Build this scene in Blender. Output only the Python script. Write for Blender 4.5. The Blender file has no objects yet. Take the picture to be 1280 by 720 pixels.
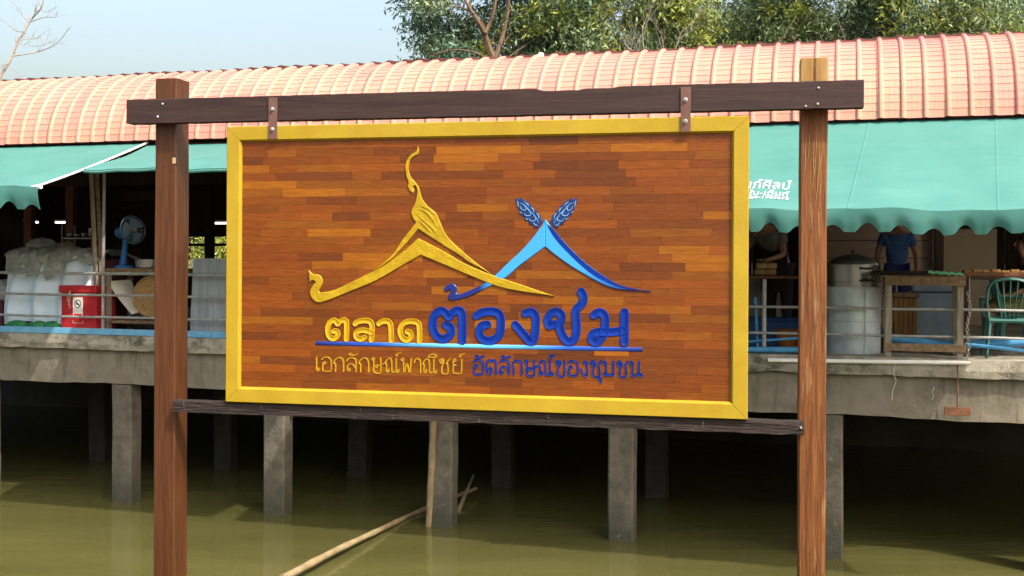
import bpy, bmesh, math, random
import numpy as np
from mathutils import Vector, Matrix

random.seed(7)
R = math.radians
SC = bpy.context.scene
COL = SC.collection

# ------------------------------------------------------------------ camera
FPX, CX, CY = 1400.0, 640.0, 325.0           # focal length and principal point in photo pixels (1280 x 720)
CAM = Vector((0, 0, 3.24))                   # metres above the water
ROLL = R(0.3)
c_right = Vector((math.cos(ROLL), 0, math.sin(ROLL)))
c_up = Vector((-math.sin(ROLL), 0, math.cos(ROLL)))
c_fwd = Vector((0, 1, 0))
cd = bpy.data.cameras.new('camera'); cam = bpy.data.objects.new('camera', cd); COL.objects.link(cam)
cd.sensor_width = 36; cd.lens = FPX / 1280 * 36
cd.shift_y = -(360 - CY) / 1280
cd.clip_start = 0.05; cd.clip_end = 2000
cam.matrix_world = Matrix(((c_right.x, c_up.x, -c_fwd.x, CAM.x), (c_right.y, c_up.y, -c_fwd.y, CAM.y),
                           (c_right.z, c_up.z, -c_fwd.z, CAM.z), (0, 0, 0, 1)))
SC.camera = cam
SC.render.resolution_x, SC.render.resolution_y = 1024, 576

# ------------------------------------------------------------------ sky and sun
TH = R(16.6)                                  # the market front is turned this far from the picture plane
P0 = Vector((0, 13.26, 0))                      # foot of the front on the optical axis
e_s = Vector((math.cos(TH), -math.sin(TH), 0)); e_y = Vector((math.sin(TH), math.cos(TH), 0))
to_sun = (e_s * 1.5 - e_y * 1.0 + Vector((0, 0, 2.2))).normalized()
elev = math.asin(to_sun.z); azim = math.atan2(to_sun.x, to_sun.y)
w = bpy.data.worlds.new('World'); SC.world = w; w.use_nodes = True
nt = w.node_tree; nt.nodes.clear()
sky = nt.nodes.new('ShaderNodeTexSky'); sky.sky_type = 'NISHITA'; sky.sun_disc = False
sky.sun_elevation = elev; sky.sun_rotation = azim
sky.air_density = 1.45; sky.dust_density = 8.6; sky.ozone_density = 1.0
bg = nt.nodes.new('ShaderNodeBackground'); bg.inputs[1].default_value = 0.15
wo = nt.nodes.new('ShaderNodeOutputWorld')
nt.links.new(sky.outputs[0], bg.inputs[0]); nt.links.new(bg.outputs[0], wo.inputs[0])
ld = bpy.data.lights.new('sun', 'SUN'); sun = bpy.data.objects.new('sun', ld); COL.objects.link(sun)
ld.energy = 2.0; ld.angle = R(0.53); ld.color = (1.0, 0.93, 0.82)
sun.location = (0, 0, 40)
sun.rotation_euler = to_sun.to_track_quat('Z', 'Y').to_euler()
vs = SC.view_settings; vs.view_transform = 'Standard'; vs.look = 'None'; vs.gamma = 1; vs.use_curve_mapping = False
vs.exposure = 1.41
SC.cycles.max_bounces = 6; SC.cycles.diffuse_bounces = 3; SC.cycles.glossy_bounces = 3; SC.cycles.transparent_max_bounces = 6
SC.cycles.use_denoising = True

# ------------------------------------------------------------------ frames of reference
def ray(px, py):
    return (c_fwd * FPX + c_right * (px - CX) + c_up * (CY - py)).normalized()
class Frame:
    """x along a front, y away from the camera, z up"""
    def __init__(s, org, ang):
        s.o = Vector((org[0], org[1], 0)); s.a = ang
        s.ex = Vector((math.cos(ang), math.sin(ang), 0)); s.ey = Vector((-math.sin(ang), math.cos(ang), 0))
    def loc(s, P):
        d = P - s.o; return Vector((d.dot(s.ex), d.dot(s.ey), d.z))
    def wld(s, p):
        return s.o + s.ex * p[0] + s.ey * p[1] + Vector((0, 0, p[2]))
    def on(s, px, py, y):                      # pixel -> point of the upright plane y
        r = ray(px, py); c = s.loc(CAM)
        d = Vector((r.dot(s.ex), r.dot(s.ey), r.z)); t = (y - c.y) / d.y
        return c + d * t
    def flat(s, px, py, z):                    # pixel -> point of the level plane z
        r = ray(px, py); t = (z - CAM.z) / r.z
        return s.loc(CAM + r * t)
F = Frame(P0, -TH)                             # the market front
SA = -R(12.06)
_sc = CAM + ray(609, 325) * 5.25
S = Frame(_sc, SA)                             # the sign

# ------------------------------------------------------------------ materials
MATS = {}
def _nodes(name):
    m = bpy.data.materials.new(name); m.use_nodes = True
    n = m.node_tree.nodes; l = m.node_tree.links
    return m, n, l, n['Principled BSDF']
def mat(name, c1, c2=None, c3=None, rough=0.6, scale=6.0, stretch=(1, 1, 1), bump=0.0, bscale=None, metal=0.0,
        detail=6.0, space='object', rnd=0.0, spec=0.25, trans=0.0, coat=0.0, emit=None, island=0.0, lo=0.35, hi=0.65):
    m, n, l, b = _nodes(name)
    b.inputs['Roughness'].default_value = rough; b.inputs['Metallic'].default_value = metal
    b.inputs['Specular IOR Level'].default_value = spec
    b.inputs['Coat Weight'].default_value = coat; b.inputs['Coat Roughness'].default_value = 0.25
    tc = n.new('ShaderNodeTexCoord'); mp = n.new('ShaderNodeMapping'); mp.inputs['Scale'].default_value = stretch
    if space == 'object': l.new(tc.outputs['Object'], mp.inputs[0])
    else:
        g = n.new('ShaderNodeNewGeometry'); l.new(g.outputs['Position'], mp.inputs[0])
    oi = n.new('ShaderNodeObjectInfo')
    if rnd:
        ml = n.new('ShaderNodeMath'); ml.operation = 'MULTIPLY'; ml.inputs[1].default_value = 37.0
        l.new(oi.outputs['Random'], ml.inputs[0]); cb = n.new('ShaderNodeCombineXYZ')
        for k in range(3): l.new(ml.outputs[0], cb.inputs[k])
        l.new(cb.outputs[0], mp.inputs['Location'])
    tx = n.new('ShaderNodeTexNoise'); tx.inputs['Scale'].default_value = scale; tx.inputs['Detail'].default_value = detail
    tx.inputs['Roughness'].default_value = 0.62
    l.new(mp.outputs[0], tx.inputs['Vector'])
    cr = n.new('ShaderNodeValToRGB'); e = cr.color_ramp
    e.elements[0].position = lo; e.elements[1].position = hi
    e.elements[0].color = (*c1, 1); e.elements[1].color = (*(c2 or c1), 1)
    if c3: el = e.elements.new(min(hi + 0.12, 1.0)); el.color = (*c3, 1)
    l.new(tx.outputs[0], cr.inputs[0]); colr = cr.outputs[0]
    if rnd or island:
        hs = n.new('ShaderNodeHueSaturation'); l.new(colr, hs.inputs['Color'])
        mr = n.new('ShaderNodeMapRange'); amt = rnd or island
        mr.inputs['To Min'].default_value = 1 - amt; mr.inputs['To Max'].default_value = 1 + amt
        if island:
            g2 = n.new('ShaderNodeNewGeometry'); l.new(g2.outputs['Random Per Island'], mr.inputs[0])
        else: l.new(oi.outputs['Random'], mr.inputs[0])
        l.new(mr.outputs[0], hs.inputs['Value'])
        mh = n.new('ShaderNodeMapRange'); wn = n.new('ShaderNodeTexWhiteNoise'); wn.noise_dimensions = '1D'
        if island: l.new(g2.outputs['Random Per Island'], wn.inputs['W'])
        else: l.new(oi.outputs['Random'], wn.inputs['W'])
        l.new(wn.outputs['Value'], mh.inputs[0])
        mh.inputs['To Min'].default_value = 0.5 - 0.02 * min(1, amt * 1.5); mh.inputs['To Max'].default_value = 0.5 + 0.02 * min(1, amt * 1.5)
        l.new(mh.outputs[0], hs.inputs['Hue']); colr = hs.outputs[0]
    l.new(colr, b.inputs['Base Color'])
    if bump:
        t2 = n.new('ShaderNodeTexNoise'); t2.inputs['Scale'].default_value = bscale or scale * 3; t2.inputs['Detail'].default_value = 8
        l.new(mp.outputs[0], t2.inputs['Vector'])
        bp = n.new('ShaderNodeBump'); bp.inputs['Strength'].default_value = bump; bp.inputs['Distance'].default_value = 0.02
        l.new(t2.outputs[0], bp.inputs['Height']); l.new(bp.outputs[0], b.inputs['Normal'])
    if trans:
        ts = n.new('ShaderNodeBsdfTranslucent'); l.new(colr, ts.inputs[0])
        mx = n.new('ShaderNodeMixShader'); mx.inputs[0].default_value = trans
        l.new(b.outputs[0], mx.inputs[1]); l.new(ts.outputs[0], mx.inputs[2])
        l.new(mx.outputs[0], n['Material Output'].inputs[0])
    if emit:
        b.inputs['Emission Color'].default_value = (*emit[0], 1); b.inputs['Emission Strength'].default_value = emit[1]
    MATS[name] = m; return m
def add_layer(m, col, scale, lo, hi, stretch=(1, 1, 1), space='object', amount=1.0):
    """stains or wear laid over a material's colour"""
    n = m.node_tree.nodes; l = m.node_tree.links; b = n['Principled BSDF']
    src = b.inputs['Base Color'].links[0].from_socket
    tc = n.new('ShaderNodeTexCoord'); mp = n.new('ShaderNodeMapping'); mp.inputs['Scale'].default_value = stretch
    if space == 'object': l.new(tc.outputs['Object'], mp.inputs[0])
    else:
        g = n.new('ShaderNodeNewGeometry'); l.new(g.outputs['Position'], mp.inputs[0])
    t = n.new('ShaderNodeTexNoise'); t.inputs['Scale'].default_value = scale; t.inputs['Detail'].default_value = 9; t.inputs['Roughness'].default_value = 0.7
    l.new(mp.outputs[0], t.inputs['Vector'])
    mr = n.new('ShaderNodeMapRange'); mr.inputs['From Min'].default_value = lo; mr.inputs['From Max'].default_value = hi
    mr.inputs['To Max'].default_value = amount
    l.new(t.outputs[0], mr.inputs[0])
    mx = n.new('ShaderNodeMix'); mx.data_type = 'RGBA'
    l.new(mr.outputs[0], mx.inputs['Factor']); l.new(src, mx.inputs['A']); mx.inputs['B'].default_value = (*col, 1)
    l.new(mx.outputs['Result'], b.inputs['Base Color'])
    return m

mat('plank', (0.1048, 0.02607, 0.00186), (0.1543, 0.04135, 0.00279), (0.1874, 0.05618, 0.003875), rough=0.42, scale=9, stretch=(0.7, 6, 12), rnd=0.14, space='world', bump=0.15, bscale=30, lo=0.28, hi=0.62, coat=0.06, detail=10)
mat('yellow_paint', (0.2716, 0.1848, 0.01155), (0.3188, 0.2285, 0.01575), rough=0.42, scale=5, bump=0.06, bscale=60)
add_layer(MATS['plank'], (0.055, 0.014, 0.003), 7, 0.60, 0.74, stretch=(0.5, 4, 16), space='world', amount=0.7)
add_layer(MATS['yellow_paint'], (0.30, 0.19, 0.03), 3.2, 0.50, 0.75, amount=0.45)
add_layer(MATS['yellow_paint'], (0.32, 0.17, 0.02), 18, 0.63, 0.72, amount=0.6)
mat('gold_carving', (0.2651, 0.1711, 0.00576), (0.3263, 0.2245, 0.00864), rough=0.38, scale=14, bump=0.22, bscale=45)
mat('gold_letter', (0.3305, 0.1988, 0.00576), (0.3896, 0.2485, 0.00768), rough=0.35, scale=10)
mat('blue_letter', (0.0021, 0.01872, 0.1702), (0.0028, 0.02448, 0.2146), rough=0.45, scale=10, spec=0.12)
mat('pale_blue_carving', (0.062, 0.186, 0.3844), (0.1364, 0.279, 0.465), rough=0.4, scale=30)
mat('dark_blue_carving', (0.0055, 0.0165, 0.088), (0.011, 0.0385, 0.165), rough=0.4, scale=30)
mat('post_red', (0.049, 0.01649, 0.005208), (0.0784, 0.02864, 0.009672), (0.098, 0.04123, 0.01488), rough=0.45, scale=7, stretch=(6, 6, 0.5), bump=0.25, bscale=16, coat=0.15)
add_layer(MATS['post_red'], (0.03, 0.012, 0.008), 5, 0.60, 0.70, stretch=(7, 7, 0.6), amount=0.8)
mat('post_orange', (0.08554, 0.02864, 0.007093), (0.161, 0.06006, 0.01548), (0.2013, 0.08778, 0.02579), rough=0.6, scale=7, stretch=(7, 7, 0.45), bump=0.4, bscale=14)
add_layer(MATS['post_orange'], (0.26, 0.15, 0.07), 6, 0.55, 0.66, stretch=(5, 5, 0.5), amount=0.6)
add_layer(MATS['post_orange'], (0.02, 0.008, 0.004), 10, 0.62, 0.68, stretch=(6, 6, 1.2), amount=0.9)
add_layer(MATS['post_orange'], (0.05, 0.02, 0.01), 4.5, 0.56, 0.68, stretch=(8, 8, 0.7), amount=0.85)
mat('beam_dark', (0.0216, 0.0114, 0.01109), (0.03672, 0.01996, 0.01814), rough=0.6, scale=6, stretch=(0.5, 6, 6), bump=0.1, bscale=18)
add_layer(MATS['beam_dark'], (0.16, 0.09, 0.05), 30, 0.68, 0.76, stretch=(1, 1, 1), amount=0.5)
mat('rail_weathered', (0.01116, 0.008184, 0.00744), (0.03162, 0.02232, 0.0186), rough=0.75, scale=9, stretch=(0.6, 6, 6), bump=0.6, bscale=20)
add_layer(MATS['rail_weathered'], (0.28, 0.23, 0.19), 26, 0.62, 0.72, stretch=(2.4, 1, 0.6), amount=0.6)
mat('strap_brown', (0.096, 0.048, 0.039), (0.12, 0.066, 0.051), rough=0.5, scale=12)
mat('steel', (0.45, 0.45, 0.46), (0.62, 0.62, 0.62), rough=0.35, metal=0.9, scale=20)
mat('concrete', (0.14, 0.125, 0.095), (0.21, 0.19, 0.15), rough=0.9, scale=3.2, bump=0.35, bscale=22)
add_layer(MATS['concrete'], (0.10, 0.088, 0.065), 1.6, 0.52, 0.68, stretch=(1, 1, 0.5), amount=0.75)
mat('slab_concrete', (0.26, 0.24, 0.195), (0.36, 0.34, 0.28), rough=0.9, scale=5, bump=0.4, bscale=25)
add_layer(MATS['slab_concrete'], (0.05, 0.046, 0.036), 3.4, 0.47, 0.62, stretch=(0.8, 1, 1.2), amount=0.85)
mat('column_concrete', (0.075, 0.068, 0.052), (0.135, 0.122, 0.096), rough=0.9, scale=6, bump=0.5, bscale=30)
def add_palette(m, cols):
    """each piece takes one of a few tones"""
    n = m.node_tree.nodes; l = m.node_tree.links; b = n['Principled BSDF']; src = b.inputs['Base Color'].links[0].from_socket
    oi = n.new('ShaderNodeObjectInfo'); wn = n.new('ShaderNodeTexWhiteNoise'); wn.noise_dimensions = '1D'; l.new(oi.outputs['Random'], wn.inputs['W'])
    cr = n.new('ShaderNodeValToRGB'); e = cr.color_ramp; e.interpolation = 'CONSTANT'
    while len(e.elements) < len(cols): e.elements.new(0.5)
    for k, c in enumerate(cols): e.elements[k].position = k / len(cols); e.elements[k].color = (*c, 1)
    l.new(wn.outputs['Value'], cr.inputs[0])
    mx = n.new('ShaderNodeMix'); mx.data_type = 'RGBA'; mx.blend_type = 'MULTIPLY'; mx.inputs['Factor'].default_value = 1.0
    l.new(src, mx.inputs['A']); l.new(cr.outputs[0], mx.inputs['B']); l.new(mx.outputs['Result'], b.inputs['Base Color'])
add_palette(MATS['plank'], [(1, 1, 1), (.86, .84, 1.0), (1.1, 1.12, .9), (.98, .96, 1), (.66, .66, 1.3), (1.05, 1.0, .9), (.9, .92, 1), (1.38, 1.62, .9), (.76, .70, 1.1), (1.0, .96, .95), (1.08, 1.14, 1)])
def add_tide(m, col, z0, z1):
    """algae line left by the canal on what stands in it"""
    n = m.node_tree.nodes; l = m.node_tree.links; b = n['Principled BSDF']; src = b.inputs['Base Color'].links[0].from_socket
    g = n.new('ShaderNodeNewGeometry'); sx = n.new('ShaderNodeSeparateXYZ'); l.new(g.outputs['Position'], sx.inputs[0])
    t = n.new('ShaderNodeTexNoise'); t.inputs['Scale'].default_value = 7; t.inputs['Detail'].default_value = 8; l.new(g.outputs['Position'], t.inputs['Vector'])
    a = n.new('ShaderNodeMath'); a.operation = 'MULTIPLY_ADD'; a.inputs[1].default_value = -0.7; l.new(t.outputs[0], a.inputs[0]); l.new(sx.outputs['Z'], a.inputs[2])
    mr = n.new('ShaderNodeMapRange'); mr.inputs['From Min'].default_value = z1 - .35; mr.inputs['From Max'].default_value = z0 - .35; l.new(a.outputs[0], mr.inputs[0])
    mx = n.new('ShaderNodeMix'); mx.data_type = 'RGBA'; l.new(mr.outputs[0], mx.inputs['Factor']); l.new(src, mx.inputs['A']); mx.inputs['B'].default_value = (*col, 1)
    l.new(mx.outputs['Result'], b.inputs['Base Color'])
add_tide(MATS['column_concrete'], (0.050, 0.050, 0.036), 0.10, 0.62)
add_layer(MATS['column_concrete'], (0.22, 0.20, 0.165), 14, 0.60, 0.70, amount=0.6)
add_layer(MATS['concrete'], (0.055, 0.047, 0.034), 3.0, 0.54, 0.70, stretch=(3.0, 1, 0.35), amount=0.8)
mat('shaded_concrete', (0.0165, 0.0165, 0.0121), (0.033, 0.03135, 0.0242), rough=0.8, scale=6, bump=0.4, bscale=30)  # darker concrete copy: under-deck shade put into the rear columns' colour
mat('blue_paint', (0.10, 0.30, 0.50), (0.16, 0.38, 0.58), rough=0.55, scale=8)
add_layer(MATS['blue_paint'], (0.30, 0.33, 0.33), 12, 0.60, 0.70, amount=0.6)
mat('blue_pipe', (0.05, 0.22, 0.45), (0.08, 0.30, 0.55), rough=0.4, scale=8)
mat('roof_metal', (0.4281, 0.1692, 0.1357), (0.4648, 0.205, 0.1612), rough=0.42, scale=1.6, bump=0.04, bscale=40, space='world', rnd=0.06)
add_layer(MATS['roof_metal'], (0.26, 0.13, 0.10), 5, 0.64, 0.76, stretch=(2.2, 0.5, 0.5), space='world', amount=0.35)
add_layer(MATS['roof_metal'], (0.48, 0.27, 0.18), 0.9, 0.45, 0.70, space='world', amount=0.7)
mat('ridge_red', (0.048, 0.012, 0.01), (0.072, 0.02, 0.016), rough=0.6, scale=6)
mat('canvas', (0.04479, 0.1624, 0.145), (0.05533, 0.1848, 0.1658), rough=0.65, scale=1.5, bump=0.3, bscale=3.5, trans=0.05)
add_layer(MATS['canvas'], (0.085, 0.215, 0.195), 1.3, 0.50, 0.72, stretch=(0.6, 1, 4), amount=0.6)
mat('canvas_print', (0.496, 0.527, 0.5208), rough=0.6)
mat('white_paint', (0.72, 0.72, 0.70), (0.80, 0.80, 0.78), rough=0.5, scale=9)
mat('galvanised', (0.3645, 0.42, 0.4495), (0.567, 0.645, 0.682), rough=0.45, metal=0.35, scale=4, bump=0.08, stretch=(1, 1, 0.6))
add_layer(MATS['galvanised'], (0.20, 0.14, 0.09), 4, 0.60, 0.72, amount=0.5)
mat('pipe_grey', (0.26, 0.27, 0.27), (0.40, 0.41, 0.41), rough=0.5, metal=0.3, scale=9)
add_layer(MATS['pipe_grey'], (0.14, 0.08, 0.05), 9, 0.60, 0.70, amount=0.7)
mat('aluminium', (0.31, 0.3224, 0.3348), (0.3844, 0.3968, 0.4092), rough=0.28, metal=0.85, scale=6)
mat('black_plastic', (0.015, 0.015, 0.016), (0.03, 0.03, 0.03), rough=0.5)
mat('old_wood', (0.13, 0.085, 0.05), (0.27, 0.19, 0.12), (0.36, 0.27, 0.18), rough=0.85, scale=6, stretch=(3, 3, 3), bump=0.5, bscale=18)
mat('grey_wood', (0.20, 0.17, 0.13), (0.36, 0.32, 0.26), rough=0.85, scale=5, stretch=(6, 6, 0.6), bump=0.4)
mat('house_post', (0.12, 0.045, 0.025), (0.19, 0.075, 0.04), rough=0.7, scale=5, stretch=(5, 5, 0.5))
mat('dark_wood', (0.028, 0.019, 0.013), (0.055, 0.036, 0.024), rough=0.85, scale=4, stretch=(4, 4, 0.5))
mat('tin_wall', (0.36, 0.27, 0.22), (0.46, 0.36, 0.30), rough=0.8, scale=2.5, stretch=(0.6, 1, 3))
mat('cream_wall', (0.46, 0.38, 0.26), (0.54, 0.46, 0.34), rough=0.85, scale=2)
mat('tarp_plastic', (0.255, 0.276, 0.266), (0.391, 0.4232, 0.4085), rough=0.35, scale=5, bump=0.3, bscale=9)
mat('tarp_white', (0.57, 0.7069, 0.8476), (0.684, 0.8303, 0.9741), rough=0.5, scale=3, bump=0.15, bscale=5)
mat('red_paint', (0.36, 0.016, 0.022), (0.46, 0.026, 0.034), rough=0.45, scale=5)
mat('green_sack', (0.02, 0.17, 0.05), (0.05, 0.30, 0.12), rough=0.5, scale=9, bump=0.4)
mat('tan_sack', (0.22, 0.17, 0.11), (0.36, 0.30, 0.22), rough=0.8, scale=7, bump=0.5)
mat('plum_cloth', (0.09, 0.03, 0.045), (0.14, 0.05, 0.07), rough=0.8, scale=6)
mat('fan_blue', (0.02, 0.11, 0.36), (0.03, 0.15, 0.44), rough=0.3, scale=6)
mat('fan_clear', (0.10, 0.16, 0.24), (0.14, 0.22, 0.30), rough=0.2)
mat('basket', (0.26, 0.15, 0.06), (0.46, 0.30, 0.14), rough=0.8, scale=40, bump=0.6, bscale=70)
mat('off_white', (0.58, 0.56, 0.50), (0.68, 0.66, 0.60), rough=0.5, scale=8)
mat('ink', (0.02, 0.02, 0.02), rough=0.6)
mat('ink_red', (0.55, 0.02, 0.02), rough=0.6)
mat('sheet_metal', (0.26, 0.29, 0.31), (0.36, 0.39, 0.41), rough=0.5, metal=0.25, scale=4, stretch=(4, 1, 0.5))
mat('cardboard', (0.28, 0.175, 0.084), (0.385, 0.266, 0.14), rough=0.85, scale=9)
mat('crate_wood', (0.208, 0.12, 0.039), (0.32, 0.195, 0.0715), rough=0.8, scale=6, stretch=(5, 5, 0.6))
mat('tub_blue', (0.13, 0.18, 0.24), (0.18, 0.24, 0.30), rough=0.5, scale=4)
mat('crate_blue', (0.02, 0.07, 0.20), (0.03, 0.10, 0.26), rough=0.5)
mat('orange_pl', (0.35, 0.10, 0.02), (0.42, 0.14, 0.03), rough=0.5)
mat('chair_green', (0.042, 0.138, 0.126), (0.06, 0.174, 0.156), rough=0.4, scale=4)
mat('mat_green', (0.10, 0.40, 0.22), (0.18, 0.50, 0.30), rough=0.5, scale=8)
mat('rust', (0.10, 0.045, 0.025), (0.19, 0.09, 0.045), rough=0.85, scale=9, bump=0.4)
mat('string', (0.55, 0.52, 0.45), rough=0.9)
mat('chain', (0.30, 0.29, 0.28), (0.42, 0.40, 0.38), rough=0.5, metal=0.6)
mat('bamboo', (0.15, 0.111, 0.056), (0.27, 0.2146, 0.126), rough=0.65, scale=5, bump=0.3)
mat('scrape', (0.34, 0.24, 0.10), (0.48, 0.38, 0.20), rough=0.7, scale=40)
mat('bark', (0.08106, 0.05242, 0.03303), (0.1474, 0.1016, 0.06909), rough=0.9, scale=6, stretch=(3, 3, 0.8), bump=0.5)
mat('pale_bark', (0.2108, 0.1798, 0.155), (0.2852, 0.248, 0.217), rough=0.9, scale=6)
mat('leaf_deep', (0.08166, 0.1555, 0.1114), (0.1531, 0.243, 0.1638), rough=0.5, scale=0.8, island=0.45, trans=0.25, space='world')
mat('leaf_mid', (0.1531, 0.2236, 0.09828), (0.245, 0.3208, 0.1638), rough=0.5, scale=0.8, island=0.45, trans=0.3, space='world')
mat('leaf_bright', (0.2509, 0.3024, 0.0546), (0.3942, 0.42, 0.091), rough=0.5, scale=0.8, island=0.4, trans=0.35, space='world')
mat('earth', (0.07, 0.055, 0.038), (0.12, 0.095, 0.065), rough=1, scale=1.2, bump=0.5)
mat('mud', (0.028, 0.025, 0.019), (0.05, 0.044, 0.033), rough=0.9, scale=1.5, bump=0.5)
mat('grass_ground', (0.05, 0.065, 0.02), (0.11, 0.10, 0.045), rough=1, scale=0.4, bump=0.4)
mat('skin', (0.30, 0.16, 0.10), (0.34, 0.19, 0.12), rough=0.55)
mat('hair', (0.008, 0.007, 0.006), (0.015, 0.012, 0.01), rough=0.5)
mat('eye', (0.02, 0.015, 0.012), rough=0.2)
mat('shirt_blue', (0.03, 0.09, 0.26), (0.07, 0.15, 0.36), rough=0.85, scale=10, stretch=(0.5, 0.5, 14))
mat('shorts_blue', (0.012, 0.025, 0.11), (0.02, 0.04, 0.15), rough=0.85)
mat('shirt_grey', (0.12, 0.12, 0.12), (0.17, 0.17, 0.17), rough=0.9)
mat('black_cloth', (0.012, 0.012, 0.014), (0.022, 0.022, 0.024), rough=0.9)
mat('olive_cloth', (0.17, 0.16, 0.05), (0.24, 0.22, 0.08), rough=0.9)
mat('tube_light', (0.9, 0.9, 0.9), rough=0.4, emit=((0.92, 0.97, 1.0), 1.2))
mat('bulb_light', (0.9, 0.9, 0.9), rough=0.4, emit=((1.0, 0.88, 0.65), 16.0))
mat('coral_tile', (0.5, 0.2, 0.15), rough=0.5)

# the sky-blue gable fades to navy towards its tips: painted that way
def gradient_blue(name, stops, axis_scale, axis_off):
    m, n, l, b = _nodes(name); b.inputs['Roughness'].default_value = 0.36
    tc = n.new('ShaderNodeTexCoord'); sx = n.new('ShaderNodeSeparateXYZ'); l.new(tc.outputs['Object'], sx.inputs[0])
    ma = n.new('ShaderNodeMath'); ma.operation = 'MULTIPLY_ADD'; ma.inputs[1].default_value = axis_scale; ma.inputs[2].default_value = axis_off
    l.new(sx.outputs['X'], ma.inputs[0])
    cr = n.new('ShaderNodeValToRGB'); e = cr.color_ramp
    while len(e.elements) < len(stops): e.elements.new(0.5)
    for k, (p, c) in enumerate(stops): e.elements[k].position = p; e.elements[k].color = (*c, 1)
    l.new(ma.outputs[0], cr.inputs[0]); l.new(cr.outputs[0], b.inputs['Base Color'])
    MATS[name] = m
# water: turbid olive canal, a slight ripple
def water_mat():
    m, n, l, b = _nodes('canal_water')
    b.inputs['Roughness'].default_value = 0.09; b.inputs['IOR'].default_value = 1.33
    g = n.new('ShaderNodeNewGeometry')
    t0 = n.new('ShaderNodeTexNoise'); t0.inputs['Scale'].default_value = 0.5; t0.inputs['Detail'].default_value = 4
    mp0 = n.new('ShaderNodeMapping'); mp0.inputs['Scale'].default_value = (0.5, 1.6, 1); l.new(g.outputs['Position'], mp0.inputs[0]); l.new(mp0.outputs[0], t0.inputs['Vector'])
    cr = n.new('ShaderNodeValToRGB'); cr.color_ramp.elements[0].color = (0.056, 0.056, 0.018, 1); cr.color_ramp.elements[1].color = (0.078, 0.076, 0.027, 1)
    cr.color_ramp.elements[0].position = 0.35; cr.color_ramp.elements[1].position = 0.65
    l.new(t0.outputs[0], cr.inputs[0]); l.new(cr.outputs[0], b.inputs['Base Color'])
    mp = n.new('ShaderNodeMapping'); mp.inputs['Scale'].default_value = (0.6, 2.2, 1); l.new(g.outputs['Position'], mp.inputs[0])
    t = n.new('ShaderNodeTexNoise'); t.inputs['Scale'].default_value = 1.6; t.inputs['Detail'].default_value = 5; l.new(mp.outputs[0], t.inputs['Vector'])
    bp = n.new('ShaderNodeBump'); bp.inputs['Strength'].default_value = 0.16; bp.inputs['Distance'].default_value = 0.05
    l.new(t.outputs[0], bp.inputs['Height'])
    t3 = n.new('ShaderNodeTexNoise'); t3.inputs['Scale'].default_value = 7; t3.inputs['Detail'].default_value = 4; l.new(mp.outputs[0], t3.inputs['Vector'])
    b3 = n.new('ShaderNodeBump'); b3.inputs['Strength'].default_value = 0.07; b3.inputs['Distance'].default_value = 0.02
    l.new(t3.outputs[0], b3.inputs['Height']); l.new(bp.outputs[0], b3.inputs['Normal']); l.new(b3.outputs[0], b.inputs['Normal'])
    MATS['canal_water'] = m
water_mat()

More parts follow.
